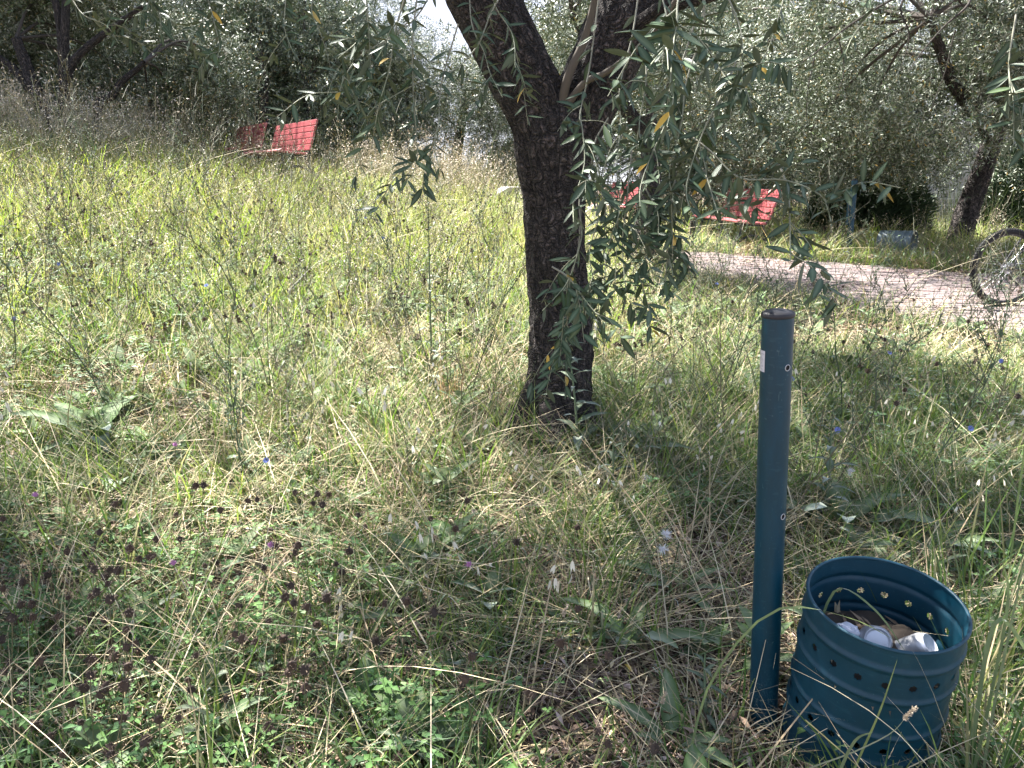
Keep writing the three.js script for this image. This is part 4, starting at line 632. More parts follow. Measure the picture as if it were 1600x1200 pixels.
function scatter(root, name, geos, mat, spots, seed, o = {}) {
  const r = rngOf(seed), lists = geos.map(() => []);
  for (const [x, z] of spots) {
    const s = lerp(...(o.scale ?? [0.7, 1.3]), r()), q = new THREE.Quaternion().setFromEuler(new THREE.Euler((r() - 0.5) * (o.tilt ?? 0.3), r() * 6.2832, (r() - 0.5) * (o.tilt ?? 0.3)));
    const n = V(gh(x - 0.1, z) - gh(x + 0.1, z), 0.2, gh(x, z - 0.1) - gh(x, z + 0.1)).normalize(), f = o.follow ? new THREE.Quaternion().setFromUnitVectors(V(0, 1, 0), n) : null;
    lists[Math.floor(r() * geos.length)].push([new THREE.Matrix4().compose(V(x, groundAt(x, z) + (o.lift ?? 0), z), f ? f.multiply(q) : q, V(s, s * lerp(0.8, 1.2, r()), s)), vary(o.tint ? o.tint(x, z, r) : [1, 1, 1], r, o.vary ?? 0.45)]);
  }
  const items = lists.flatMap((l, v) => l.map(([m, c]) => [geos[v], m, c])); if (!items.length) return;
  const m = part(name, mergePlaced(items), mat, root); m.userData = { kind: 'stuff' }; tris += m.geometry.index.count / 3;
}
function stuff(name, label, category) { const o = new THREE.Group(); o.name = name; o.userData = { label, category, kind: 'stuff' }; scene.add(o); return o; }
const offPath = (x, z) => (inPath(x, z) ? (inPath(x, z, -0.22) ? 0.015 : 0.35) : 1);

const grass = stuff('meadow_grass', 'green grass covering the whole meadow', 'grass');
{
  const short = [1, 2, 3, 4].map((k) => tuft(500 + k, { n: 9, spread: 0.06, h: [0.05, 0.2], w: [0.003, 0.0085], lean: [0.1, 0.7], curl: [0.1, 0.9], seg: 3, colors: GREEN, tips: STRAW, tipShare: 0.18 }));
  const long = [1, 2, 3].map((k) => tuft(510 + k, { n: 12, spread: 0.05, h: [0.14, 0.34], w: [0.004, 0.008], lean: [0.1, 0.6], curl: [0.1, 0.8], colors: GREEN, tips: STRAW, tipShare: 0.2, seg: 5 }));
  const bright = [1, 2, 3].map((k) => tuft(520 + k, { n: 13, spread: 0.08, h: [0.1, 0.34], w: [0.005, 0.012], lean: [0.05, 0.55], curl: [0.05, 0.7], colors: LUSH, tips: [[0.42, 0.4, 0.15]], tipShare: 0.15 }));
  const low = (list, o) => list.map((k) => tuft(k, { ...o, seg: 2 }));
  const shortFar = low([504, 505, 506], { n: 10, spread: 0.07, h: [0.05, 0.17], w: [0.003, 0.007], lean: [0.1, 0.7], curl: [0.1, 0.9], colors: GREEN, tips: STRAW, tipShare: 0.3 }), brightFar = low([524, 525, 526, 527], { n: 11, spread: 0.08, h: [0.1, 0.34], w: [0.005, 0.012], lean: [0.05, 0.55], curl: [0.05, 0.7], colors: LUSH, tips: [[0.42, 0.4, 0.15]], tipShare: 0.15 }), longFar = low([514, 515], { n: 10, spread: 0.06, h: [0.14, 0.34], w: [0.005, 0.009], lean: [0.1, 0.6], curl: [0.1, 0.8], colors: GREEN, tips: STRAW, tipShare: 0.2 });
  const near = (x, z) => (1 - 0.6 * strawy(x, z)) * (1 - 0.85 * clamp01(bare(x, z))) * (0.18 + 0.82 * smooth(0.36, 0.56, fbm2(x * 1.3 + 3, z * 1.3 + 70))) * offPath(x, z);
  scatter(grass, 'short_grass', short, M.grass, field(13000, 0.9, 5, 1, near), 2);
  scatter(grass, 'short_grass', shortFar, M.grass, field(20000, 5, 13, 3, (x, z) => near(x, z) * 0.9), 4, { scale: [0.9, 1.7] });
  scatter(grass, 'tall_grass', long, M.grass, field(5200, 1.3, 6, 5, (x, z) => smooth(0.42, 0.62, fbm2(x * 1.1 + 50, z * 1.1)) * offPath(x, z)), 6, { scale: [0.6, 1.2] });
  scatter(grass, 'tall_grass', longFar, M.grass, field(5200, 6, 14, 7, (x, z) => (x > 0.3 ? 0.9 : 0.25) * offPath(x, z) * (inPath(x, z, -0.05) ? 0 : 1)), 8, { scale: [0.7, 1.2], tint: () => [1.25, 1.2, 1.1] });
  scatter(grass, 'tall_grass', longFar, M.grass, field(9000, 4, 11, 15, (x, z) => (inPath(x, z, 0.4) && !inPath(x, z, -0.04) ? (x > 3 && z > -8 ? 0.12 : 0.7) : 0)), 16, { scale: [0.5, 0.95], tint: () => [1.2, 1.2, 1.1] });
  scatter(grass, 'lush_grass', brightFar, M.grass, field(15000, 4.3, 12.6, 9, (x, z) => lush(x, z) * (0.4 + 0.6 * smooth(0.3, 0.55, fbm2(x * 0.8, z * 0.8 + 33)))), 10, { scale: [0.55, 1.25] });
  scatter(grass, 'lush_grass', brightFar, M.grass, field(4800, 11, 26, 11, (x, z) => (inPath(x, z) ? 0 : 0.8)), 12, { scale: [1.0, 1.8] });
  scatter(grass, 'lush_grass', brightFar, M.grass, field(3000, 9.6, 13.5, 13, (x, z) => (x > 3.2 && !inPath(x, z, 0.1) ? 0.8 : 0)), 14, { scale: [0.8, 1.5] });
}
const straw = stuff('dry_grass', 'tangled dry straw lying through the grass', 'dry grass');
{
  const fine = [1, 2, 3, 4].map((k) => tuft(540 + k, { n: 9, spread: 0.1, h: [0.06, 0.24], w: [0.0018, 0.0045], lean: [0.5, 1.8], curl: [0.2, 1.2], colors: STRAW, tips: [[0.6, 0.52, 0.36]], tipShare: 0.4, seg: 3 }));
  const stalks = [1, 2, 3].map((k) => tuft(550 + k, { n: 4, spread: 0.12, h: [0.25, 0.6], w: [0.0016, 0.004], lean: [0.3, 1.6], curl: [0.2, 1.3], colors: STRAW, seg: 7 }));
  const fineFar = [1, 2, 3].map((k) => tuft(546 + k, { n: 9, spread: 0.1, h: [0.06, 0.22], w: [0.0018, 0.004], lean: [0.5, 1.8], curl: [0.2, 1.2], colors: STRAW, seg: 2 }));
  const dens = (x, z) => (1 - 0.55 * lush(x, z)) * offPath(x, z) * clamp01(0.9 * strawy(x, z) + 0.2 + 0.8 * smooth(0.36, 0.58, fbm2(x * 1.5 + 31, z * 1.5 + 17)));
  scatter(straw, 'fine_straw', fine, M.dry, field(5600, 0.9, 5, 21, dens), 22, { tilt: 0.8 });
  scatter(straw, 'fine_straw', fineFar, M.dry, field(11000, 5, 12, 23, dens), 24, { tilt: 0.6, scale: [0.9, 1.6] });
  scatter(straw, 'long_straw', stalks, M.dry, field(230, 1.3, 6, 25, (x, z) => 0.75 * dens(x, z)), 26, { tilt: 0.5, scale: [0.6, 1.15] });
  scatter(straw, 'long_straw', stalks, M.dry, field(1600, 6, 13, 27, (x, z) => (inPath(x, z) ? 0 : 0.6)), 28, { tilt: 0.4 });
}
const litter = stuff('leaf_litter', 'brown dead leaves and needles on the soil', 'leaf litter');
{
  const chips = [1, 2, 3].map((k) => { const r = rngOf(560 + k), g = new Geo(); for (let i = 0; i < 44; i++) { const a = r() * 6.28, b = V(Math.cos(a) * 0.11 * Math.sqrt(r()), 0.004 + r() * 0.022, Math.sin(a) * 0.11 * Math.sqrt(r())), d = V(r() - 0.5, (r() - 0.5) * 0.35, r() - 0.5), needle = r() < 0.6, L = needle ? 0.03 + r() * 0.05 : 0.025 + r() * 0.025; g.chip(b, d, V((r() - 0.5) * 0.9, 1, (r() - 0.5) * 0.9), L, needle ? 0.0028 : L * 0.3, vary(pick([...BROWN, ...STRAW.slice(0, 2), [0.46, 0.34, 0.28], [0.5, 0.38, 0.33]], r), r, 0.5)); } return g.build(); });
  scatter(litter, 'dead_leaves', chips, M.litter, field(7500, 0.9, 5.2, 31, (x, z) => offPath(x, z) * (0.35 + 0.65 * clamp01(bare(x, z)))), 32, { tilt: 0.2, follow: true, lift: 0.004 });
  scatter(litter, 'dead_leaves', chips, M.litter, field(3000, 5, 11, 33, (x, z) => (inPath(x, z) ? 0.12 : 0.5 * (1 - lush(x, z)))), 34, { tilt: 0.2, follow: true, lift: 0.06 });
}
const CLOVER = [[0.05, 0.125, 0.022], [0.07, 0.155, 0.03], [0.035, 0.095, 0.022], [0.1, 0.18, 0.055]];
function trifoliate(g, r, p, s, c) { const a0 = r() * 6.28; for (let k = 0; k < 3; k++) { const a = a0 + k * 2.094 + (r() - 0.5) * 0.3, d = V(Math.cos(a), 0.15 + (r() - 0.5) * 0.5, Math.sin(a)); g.leaf(p, d, V((r() - 0.5) * 0.6, 1, (r() - 0.5) * 0.6), s, s * 0.62, vary(c, r, 0.25), null, { seg: 2, fold: 0.25, curl: 0.2, rib: [c[0] * 1.5, c[1] * 1.4, c[2] * 1.5], shape: (t) => Math.pow(Math.sin(Math.PI * Math.pow(t, 1.05)), 0.7) }); } }
const cloverZone = (x, z) => { const d = -z; return clamp01(smooth(-0.1, -0.75, x + (fbm2(x * 2, z * 2) - 0.5) * 0.8) * smooth(2.9, 2.3, d) + 0.75 * smooth(-1.6, -2.4, x + (fbm2(x, z + 5) - 0.5)) * smooth(3.4, 4.0, d) * smooth(7.4, 6, d) + 0.6 * smooth(1.3, 1.8, x) * smooth(5.2, 4.4, d) + 0.35 * smooth(0.55, 0.68, fbm2(x * 1.4 + 60, z * 1.4 + 8))); };
const cover = stuff('clover_leaves', 'low clover leaves spread over the ground', 'clover');
{
  const mats = [1, 2, 3].map((k) => { const r = rngOf(570 + k), g = new Geo(); for (let i = 0; i < 9; i++) { const a = r() * 6.28, q = Math.sqrt(r()) * 0.08, h = 0.03 + r() * 0.1, top = V(Math.cos(a) * q * 1.4, h, Math.sin(a) * q * 1.4), c = pick(CLOVER, r); g.ribbon([V(Math.cos(a) * q * 0.6, 0, Math.sin(a) * q * 0.6), V(Math.cos(a) * q, h * 0.6, Math.sin(a) * q), top], 0.0016, V(-Math.sin(a), 0, Math.cos(a)), c, c, () => 1); trifoliate(g, r, top, 0.014 + r() * 0.014, c); } return g.build(); });
  scatter(cover, 'clover_patch', mats, M.herb, field(4200, 1.0, 3.4, 41, (x, z) => 0.75 * (1 - 0.8 * spot(x, z)) * cloverZone(x, z) * smooth(0.28, 0.5, fbm2(x * 2.3 + 77, z * 2.3))), 42, { scale: [0.7, 1.3] });
  const matsFar = [1, 2].map((k) => { const r = rngOf(575 + k), g = new Geo(); for (let i = 0; i < 9; i++) { const a = r() * 6.28, q = Math.sqrt(r()) * 0.1, p = V(Math.cos(a) * q, 0.04 + r() * 0.1, Math.sin(a) * q), c = pick(CLOVER, r), a0 = r() * 6.28; for (let j = 0; j < 3; j++) g.chip(p, V(Math.cos(a0 + j * 2.1), 0.15, Math.sin(a0 + j * 2.1)), V((r() - 0.5) * 0.6, 1, (r() - 0.5) * 0.6), 0.022, 0.016, vary(c, r, 0.3)); } return g.build(); });
  scatter(cover, 'clover_patch', matsFar, M.herb, field(7000, 3.4, 8, 43, (x, z) => (inPath(x, z) ? 0 : 0.7 * cloverZone(x, z))), 44, { scale: [0.8, 1.4] });
  const forb = [1, 2].map((k) => { const r = rngOf(580 + k), g = new Geo(); for (let i = 0; i < 9; i++) { const a = i * 2.4 + r(), d = V(Math.cos(a), 0.5 + r() * 0.9, Math.sin(a)), L = 0.04 + r() * 0.06; g.leaf(V(0, 0.005 + r() * 0.05, 0), d, V(0, 1, 0), L, L * (0.28 + r() * 0.2), vary(pick([[0.07, 0.145, 0.03], [0.1, 0.18, 0.04], [0.14, 0.2, 0.08]], r), r, 0.4), null, { seg: 5, curl: 0.5, rib: [0.17, 0.22, 0.12] }); } return g.build(); });
  scatter(cover, 'small_herbs', forb, M.herb, field(3000, 1.1, 7, 45, (x, z) => (inPath(x, z) ? 0 : 0.5 * (1 - 0.8 * spot(x, z)))), 46, { scale: [0.7, 1.8] });
}
// withered clover heads and their pink neighbours
function headGeo(seed, colors, R) { const r = rngOf(seed), g = new Geo(), c0 = pick(colors, r); g.tube([V(0, -R * 0.75, 0), V(0, -R * 0.3, 0), V(0, R * 0.3, 0), V(0, R * 0.7, 0)], (t) => R * 0.72 * Math.sin(0.35 + t * 2.5), 7, c0.map((x) => x * 0.8)); for (let k = 0; k < 46; k++) { const d = randDir(r); if (d.y < -0.75) continue; const b = d.clone().multiplyScalar(R * 0.55); g.leaf(b, d.clone().add(V(0, -0.15 + r() * 0.5, 0)), randDir(r), R * (0.45 + r() * 0.4), R * 0.2, vary(pick(colors, r), r, 0.6), null, { seg: 2, curl: r() * 0.8 }); } return g.build(); }
const DEAD = [[0.06, 0.042, 0.033], [0.045, 0.032, 0.027], [0.11, 0.075, 0.052], [0.22, 0.16, 0.11], [0.09, 0.058, 0.043]], PINK = [[0.48, 0.2, 0.42], [0.6, 0.38, 0.55], [0.4, 0.16, 0.34]];
{
  const heads = [1, 2, 3].map((k) => headGeo(600 + k, DEAD, 0.0155)), pink = headGeo(610, PINK, 0.01);
  const make = (seed, head, label, group) => {
    const r = rngOf(seed), t = thing('clover_plant', label, 'clover', [0, 0, 0], 0, group), h = 0.17 + r() * 0.17, top = V((r() - 0.5) * 0.12, h, (r() - 0.5) * 0.12), g = new Geo();
    g.tube(curve([V(0, -0.02, 0), V(top.x * 0.2, h * 0.5, top.z * 0.2), top], 6), 0.0012, 4, [0.1, 0.12, 0.05], [0.12, 0.1, 0.05]); part('stem', g.build(), M.stem, t);
    const hd = part('flower_head', head, M.head, t); hd.position.copy(top); hd.rotation.set((r() - 0.5) * 0.9, r() * 6, (r() - 0.5) * 0.9);
    for (let k = 0; k < 2; k++) { const l = new Geo(), p = V(top.x * 0.3 + (r() - 0.5) * 0.03, h * (0.35 + k * 0.3), top.z * 0.3 + (r() - 0.5) * 0.03); trifoliate(l, r, p, 0.017, pick(CLOVER, r)); part('leaf', l.build(), M.herb, t); }
    return t;
  };
  const A = 'dark withered clover head on a thin stem among the foreground clover at lower left', gA = 'withered clover heads in the lower left foreground', B = 'withered brown clover head in the sunny meadow towards the left edge', gB = 'withered clover heads on the left slope', C = 'withered brown clover head in the grass right of the green post', gC = 'withered clover heads right of the post';
  const kinds = [0, 1, 2, 3, 4, 5].map((k) => make(620 + k, heads[k % 3], A, gA));
  const r = rngOf(65); let n = 0;
  const put = (spots, label, group, most) => { let k = 0; for (const [x, z] of spots) { if (k++ >= most) return; const first = n < kinds.length, src = kinds[n % kinds.length], s = 0.65 + r() * 0.5, o = first ? src : copyOf(src, [0, 0, 0], 0, label); o.position.set(x, groundAt(x, z), z); o.rotation.y = r() * 6.28; o.scale.setScalar(s); o.userData = { label, category: 'clover', group }; n++; } };
  put(field(900, 1.4, 2.0, 51, (x, z) => (x < 0.3 ? 0.8 : 0.0) * (0.15 + cloverZone(x, z)), 0.1), A, gA, 105); put(field(900, 2.0, 2.6, 56, (x, z) => (x < 0.2 ? 0.6 : 0.0) * (0.1 + cloverZone(x, z)) * smooth(0.3, 0.5, fbm2(x * 3 + 8, z * 3)), 0.1), A, gA, 55);
  put(field(1500, 4.2, 7.5, 52, (x, z) => (x < -1.0 ? 0.4 : 0.03)), B, gB, 150);
  put(field(900, 3.2, 5.4, 53, (x, z) => (x > 1.4 && !inPath(x, z, 0.1) ? 0.5 : 0)), C, gC, 55);
  const pk = make(640, pink, 'pink clover flower', 'pink clover flowers');
  [[-0.16, -1.98, 'pink clover flower in bloom at the bottom near the centre'], [-0.75, -2.05, 'pink clover flower among withered heads at lower left'], [-1.28, -2.72, 'pink clover flower left of the long grass tuft'], [-1.55, -2.35, 'pink clover flower low at the left edge of the foreground'], [-3.1, -4.75, 'pink clover flower at the far left edge of the slope'], [-0.95, -2.0, 'pale pink clover flower beside a small leaf rosette']].forEach(([x, z, label], k) => { const o = k ? copyOf(pk, [0, 0, 0], 0, label) : pk; o.position.set(x, groundAt(x, z), z); o.rotation.y = k; o.userData = { label, category: 'clover' }; });
  const many = stuff('clover_heads', 'scattered brown clover heads across the sunny slope', 'clover heads'), sg = [1, 2].map((k) => { const q = rngOf(650 + k), g = new Geo(); for (let i = 0; i < 3; i++) { const b = V((q() - 0.5) * 0.14, 0, (q() - 0.5) * 0.14), h = 0.14 + q() * 0.16; g.ribbon([b, b.clone().add(V(0.01, h, 0))], 0.002, V(1, 0, 0), [0.1, 0.11, 0.05], [0.1, 0.09, 0.05], () => 1); for (let s = 0; s < 16; s++) { const d = randDir(q); g.chip(b.clone().add(V(0.01, h, 0)), d, randDir(q), 0.017, 0.009, vary(pick(DEAD, q), q, 0.5)); } } return g.build(); });
  scatter(many, 'withered_heads', sg, M.head, field(1600, 4.2, 11, 54, (x, z) => (inPath(x, z, 0.1) ? 0 : x < 0 ? 0.75 : 0.25)), 55);
}

// ---------------------------------------------------------------- tall dry weeds along the upper edge
{
  const weeds = stuff('tall_dry_weeds', 'tall pinkish dry weeds in front of the olive grove', 'weeds');
  const W = [[0.42, 0.36, 0.24], [0.34, 0.3, 0.19], [0.5, 0.44, 0.31], [0.22, 0.25, 0.1]];
  const geos = [1, 2, 3].map((k) => { const r = rngOf(700 + k), g = new Geo(); for (let i = 0; i < 5; i++) { const a = r() * 6.28, b = V(Math.cos(a) * 0.16 * r(), 0, Math.sin(a) * 0.12 * r()), h = 0.45 + r() * 0.45, c = vary(pick(W, r), r, 0.3), p = bladePts(r, b, h, r() * 0.3, r() * 0.35, 6, r() * 6.28); g.ribbon(p, 0.0042, randDir(r).setY(0).normalize(), c, c, (t) => 1 - 0.5 * t);
    for (let s = 0; s < 10; s++) { const t = 2 + Math.floor(r() * 4.99), o = p[Math.min(6, t)].clone(), d = randDir(r).multiplyScalar(0.8).add(V(0, 0.7, 0)).normalize(), L = 0.04 + r() * 0.09; g.ribbon([o, o.clone().addScaledVector(d, L)], 0.0018, randDir(r), c, c, () => 1); const e = o.clone().addScaledVector(d, L); g.chip(e, d.clone().add(V(0, -0.6, 0)), randDir(r), 0.028, 0.013, vary([0.55, 0.46, 0.37], r, 0.6)); } } return g.build(); });
  scatter(weeds, 'weed_stand', geos, M.dry, field(3600, 9.4, 14, 71, (x, z) => { const d = -z, edge = 10.7 + (fbm2(x * 0.7, 3) - 0.5) * 1.4 + Math.min(0, (x + 5) * 0.35), nearBench = Math.hypot(x + 3.2, z + 10.6) < 0.85 || (x > -5.3 && x < -2.6 && d < 13.4) ? 0.05 : 1; return x < -0.3 ? smooth(edge - 0.5, edge + 0.4, d) * smooth(14, 12.5, d) * nearBench * 0.8 : x < 1.2 ? 0.25 * smooth(11, 12, d) : 0; }), 72, { scale: [0.6, 1.2] });
  scatter(weeds, 'weed_stand', geos, M.dry, field(2600, 5, 10.5, 77, (x, z) => 0.4 * lush(x, z)), 78, { scale: [0.35, 0.75] });
  scatter(weeds, 'weed_stand', geos, M.dry, field(900, 10, 15, 73, (x, z) => (x > 3.4 && !inPath(x, z, 0.1) ? 0.3 : 0)), 74, { scale: [0.4, 0.8] });
  const suckers = stuff('undergrowth', 'shaded undergrowth of shoots beneath the olive grove', 'undergrowth'), sg = [1, 2].map((k) => tuft(720 + k, { n: 22, spread: 0.3, h: [0.5, 1.3], w: [0.006, 0.016], lean: [0, 0.25], curl: [0, 0.3], colors: [[0.05, 0.075, 0.025], [0.1, 0.08, 0.05], [0.09, 0.12, 0.04]], seg: 2 }));
  scatter(suckers, 'green_shoots', sg, M.herb, field(1500, 12.6, 22, 75, (x, z) => (Math.abs(x - 3) < 3.2 && z > -17 ? 0 : 0.8)), 76, { scale: [0.6, 1.1] });
}

{ // wispy dark stems standing through the meadow
  const wisps = stuff('wispy_weeds', 'thin wiry weed stems standing all over the meadow', 'weeds'), geos = [1, 2, 3, 4].map((k) => {
    const r = rngOf(740 + k), g = new Geo(), C = [[0.06, 0.085, 0.045], [0.1, 0.1, 0.06], [0.16, 0.14, 0.09]];
    const go = (o, d, L, w, lev) => { const c = pick(C, r), pts = [o]; let e = d.clone(), q = o; for (let i = 0; i < 5; i++) { e.add(randDir(r).multiplyScalar(0.16)).normalize(); q = q.clone().addScaledVector(e, L / 5); pts.push(q); if (lev < 2 && r() < 0.6) { const a = r() * 6.28; go(q, e.clone().multiplyScalar(0.8).add(V(Math.cos(a), 0.15, Math.sin(a)).multiplyScalar(0.6)).normalize(), L * 0.42, w * 0.7, lev + 1); } if (lev && r() < 0.8) g.chip(q, randDir(r).add(V(0, 0.5, 0)), randDir(r), 0.014, 0.006, vary(c, r, 0.5)); if (!lev) g.chip(q, randDir(r).add(V(0, 0.4, 0)), V(0, 1, 0), 0.035, 0.009, [0.08, 0.12, 0.05]); } g.ribbon(pts, w, randDir(r).setY(0.1).normalize(), c, c, (t) => 1 - 0.5 * t); };
    for (let i = 0; i < 2; i++) { const a = r() * 6.28; go(V((r() - 0.5) * 0.1, 0, (r() - 0.5) * 0.1), V(Math.cos(a) * 0.3, 1, Math.sin(a) * 0.3).normalize(), 0.5 + r() * 0.35, 0.0055, 0); }
    return g.build();
  });
  scatter(wisps, 'wiry_stems', geos, M.stem, field(2100, 2.6, 10.5, 79, (x, z) => (inPath(x, z, 0.05) ? 0 : (x < 0.1 ? 0.6 : 0.3) * smooth(2.2, 3.6, -z + 0.3 * Math.abs(x)))), 80, { scale: [0.6, 1.15] });
}
// ---------------------------------------------------------------- chicory, lettuce, dock, oats, grass stalks
function chicory(label, x, z, h, leanX, leanZ, seed, group, blooms = 1) {
  const r = rngOf(seed), t = thing('chicory_plant', label, 'chicory', [x, groundAt(x, z) - 0.02, z], 0, group), g = new Geo(), f = new Geo(), flowers = [], C = [[0.055, 0.085, 0.04], [0.085, 0.09, 0.05], [0.07, 0.1, 0.055]];
  const shoot = (o, d, L, rad, level) => {
    const c = pick(C, r), pts = [o.clone()]; let q = o.clone(), e = d.clone(); const n = level ? 5 : 8;
    for (let k = 0; k < n; k++) { e.add(randDir(r).multiplyScalar(0.13)).add(V(0, level ? 0.05 : 0.02, 0)).normalize(); q = q.clone().addScaledVector(e, L / n); pts.push(q); }
    g.tube(pts, (s) => rad * (1 - 0.65 * s), level ? 4 : 5, c);
    for (let k = 1; k < pts.length; k++) {
      if (level < 2 && r() < (level ? 0.5 : k > 1 ? 0.95 : 0.1)) { const a = r() * 6.28, s = e.clone().multiplyScalar(0.75).add(V(Math.cos(a), 0.1, Math.sin(a)).multiplyScalar(0.65)).normalize(); shoot(pts[k], s, L * (level ? 0.35 : 0.42) * (1.15 - k / pts.length) + 0.05, rad * 0.6, level + 1); }
      for (let m = 0; m < 2; m++) { const dl = randDir(r).add(V(0, 0.6, 0)), LL = (level ? 0.014 : 0.03) * (0.7 + r()); f.leaf(pts[k], dl, V(0, 1, 0.2), LL, LL * 0.34, vary([0.07, 0.105, 0.05], r, 0.4), null, { seg: 3, curl: 0.3 }); }
      if (level && r() < 0.5) g.tube([pts[k], pts[k].clone().add(V((r() - 0.5) * 0.012, 0.016, (r() - 0.5) * 0.012))], (s) => 0.0035 * Math.sin(0.5 + 2.2 * s), 5, [0.1, 0.12, 0.07]);
      if (level && flowers.length < blooms && r() < 0.25) flowers.push(pts[k].clone());
    }
  };
  shoot(V(0, 0, 0), V(leanX, 1, leanZ).normalize(), h, 0.004, 0);
  part('stem', g.build(), M.stem, t); part('foliage', f.build(), M.herb, t).userData.kind = 'stuff';
  for (const p of flowers) { const b = new Geo(); for (let k = 0; k < 14; k++) { const a = (k / 14) * 6.28; b.leaf(V(0, 0, 0), V(Math.cos(a), 0.35, Math.sin(a)), V(0, 1, 0), 0.015, 0.006, vary([0.2, 0.25, 0.62], r, 0.3), null, { seg: 3, shape: (s) => Math.min(1, s * 1.6) }); } const m = part('flower', b.build(), M.petal, t); m.position.copy(p); m.rotation.set(0.6 + r() * 0.8, r() * 6, 0); }
}
[['upright chicory stalk in front of the left benches', -1.75, -4.87, 1.0, 0.0, 0.05, 1], ['chicory stalk leaning left above the broad leaved dock at left', -1.97, -3.65, 1.0, -0.35, 0.1, 0], ['short chicory stalk in the lower left foreground', -1.02, -2.82, 0.6, -0.2, 0.05, 1], ['chicory stalk just right of the green post leaning to the path', 1.3, -2.95, 0.75, 0.45, -0.1, 1], ['chicory stalk behind the bin crossing in front of the bicycle wheel', 1.75, -3.1, 0.85, 0.4, -0.05, 1]].forEach(([l, x, z, h, a, b, n], k) => chicory(l, x, z, h, a, b, 800 + k, null, n));
[[-2.6, -4.9, 0.9], [-3.2, -5.9, 1.0], [-1.2, -5.5, 0.9], [-2.2, -6.4, 1.0], [-0.9, -6.3, 0.9], [-0.45, -5.4, 0.85], [-3.9, -7.0, 1], [-1.55, -3.95, 0.8], [-2.75, -4.1, 0.9], [-0.15, -5.0, 0.8], [-4.4, -6.6, 1], [-3.0, -7.8, 1], [-1.35, -7.4, 0.9], [-2.3, -5.3, 0.9], [-0.6, -4.75, 0.85]].forEach(([x, z, h], k) => chicory('thin branching chicory stalk on the sunny slope left of the trunk', x, z, h, ((k * 37) % 11 - 5) * 0.07, ((k * 17) % 7 - 3) * 0.05, 820 + k, 'chicory stalks on the left slope', k % 4 === 0 ? 1 : 0));
[[1.6, -3.9, 0.8], [2.3, -5.0, 0.8], [1.2, -4.1, 0.75], [1.95, -4.4, 0.8], [2.6, -5.6, 0.75], [1.1, -5.1, 0.8], [1.55, -6.0, 0.8], [0.75, -5.5, 0.8], [1.9, -6.8, 0.7], [2.35, -3.9, 0.8], [0.85, -4.5, 0.7], [1.25, -7.0, 0.8]].forEach(([x, z, h], k) => chicory('thin branching chicory stalk in the shaded grass between trunk and path', x, z, h, ((k * 29) % 11 - 4) * 0.08, ((k * 13) % 7 - 3) * 0.05, 860 + k, 'chicory stalks between the trunk and the path', k % 3 === 0 ? 1 : 0));

function leafyStalk(label, x, z, h, seed, o = {}) {   // an upright weed with long leaves up its stem
  const r = rngOf(seed), t = thing('wild_lettuce', label, 'weed', [x, groundAt(x, z) - 0.02, z]), g = new Geo(), at = (s) => V((o.lean ?? 0) * s * s * h, s * h, 0.02 * Math.sin(s * 5));
  g.tube([0, 0.2, 0.4, 0.6, 0.8, 1].map(at), (s) => lerp(0.0065, 0.002, s), 8, [0.13, 0.16, 0.1], [0.1, 0.15, 0.07]); part('stem', g.build(), M.stem, t);
  const n = o.leaves ?? 26;
  for (let k = 0; k < n; k++) { const s = 0.03 + 0.95 * Math.pow(k / n, 0.85), a = k * 2.39996 + r(), L = lerp(o.big ?? 0.15, 0.03, s) * (0.7 + r() * 0.6), l = new Geo(); l.leaf(V(0, 0, 0), V(Math.cos(a), 0.35 + r() * 0.6, Math.sin(a)), V(0, 1, 0), L, L * 0.24, vary([0.07, 0.115, 0.06], r, 0.4), vary([0.15, 0.19, 0.13], r, 0.2), { seg: 7, fold: 0.3, curl: 0.5 + r() * 0.5, wave: 0.15, rib: [0.2, 0.25, 0.16] }); part('leaf', l.build(), M.herb, t).position.copy(at(s)); }
}
leafyStalk('tall leafy weed stalk standing left of the olive trunk', -0.46, -4.3, 1.12, 900);
leafyStalk('leafy weed stalk growing against the foot of the olive trunk', 0.3, -3.33, 0.72, 901, { lean: -0.12, big: 0.2, leaves: 24 });
leafyStalk('leafy weed stalk behind the bin right of the post', 1.24, -2.82, 0.5, 902, { big: 0.17, leaves: 18 });
leafyStalk('small leafy weed beside the post foot in the foreground', 0.5, -1.72, 0.22, 903, { big: 0.09, leaves: 14 });
leafyStalk('leafy weed stalk at the bottom right of the meadow centre', 0.42, -3.0, 0.3, 904, { big: 0.13, leaves: 14 });

function dock(label, x, z, n, L, seed, o = {}) {   // a rosette of broad leaves
  const r = rngOf(seed), t = thing('broadleaf_plant', label, 'plant', [x, groundAt(x, z), z]);
  for (let k = 0; k < n; k++) {
    const a = k * 2.39996 + r() * 0.6, len = 1.25 * L * (0.7 + 0.6 * r()), g = new Geo(), up = 0.45 + r() * 1.1, d = V(Math.cos(a), up, Math.sin(a)).normalize(), c = vary(o.color ?? [0.08, 0.155, 0.035], r, 0.35), st = 0.22 * len;
    g.ribbon([V(0, 0, 0), d.clone().multiplyScalar(st)], 0.005, V(-Math.sin(a), 0, Math.cos(a)), [0.2, 0.22, 0.12], [0.2, 0.24, 0.13], () => 1);
    g.leaf(d.clone().multiplyScalar(st), d, V(0, 1, 0), len, len * (o.wide ?? 0.3) * (0.8 + 0.4 * r()), c, c.map((v) => v * 1.4), { seg: 10, fold: 0.3, curl: 0.5 + r() * 0.7, wave: 0.16, rib: [0.24, 0.3, 0.17], shape: (s) => Math.pow(Math.sin(Math.PI * Math.pow(s, 0.75)), 0.6) });
    part('leaf', g.build(), M.herb, t);
  }
}
dock('broad leaved dock with spreading leaves at the left', -1.92, -3.35, 9, 0.22, 910);
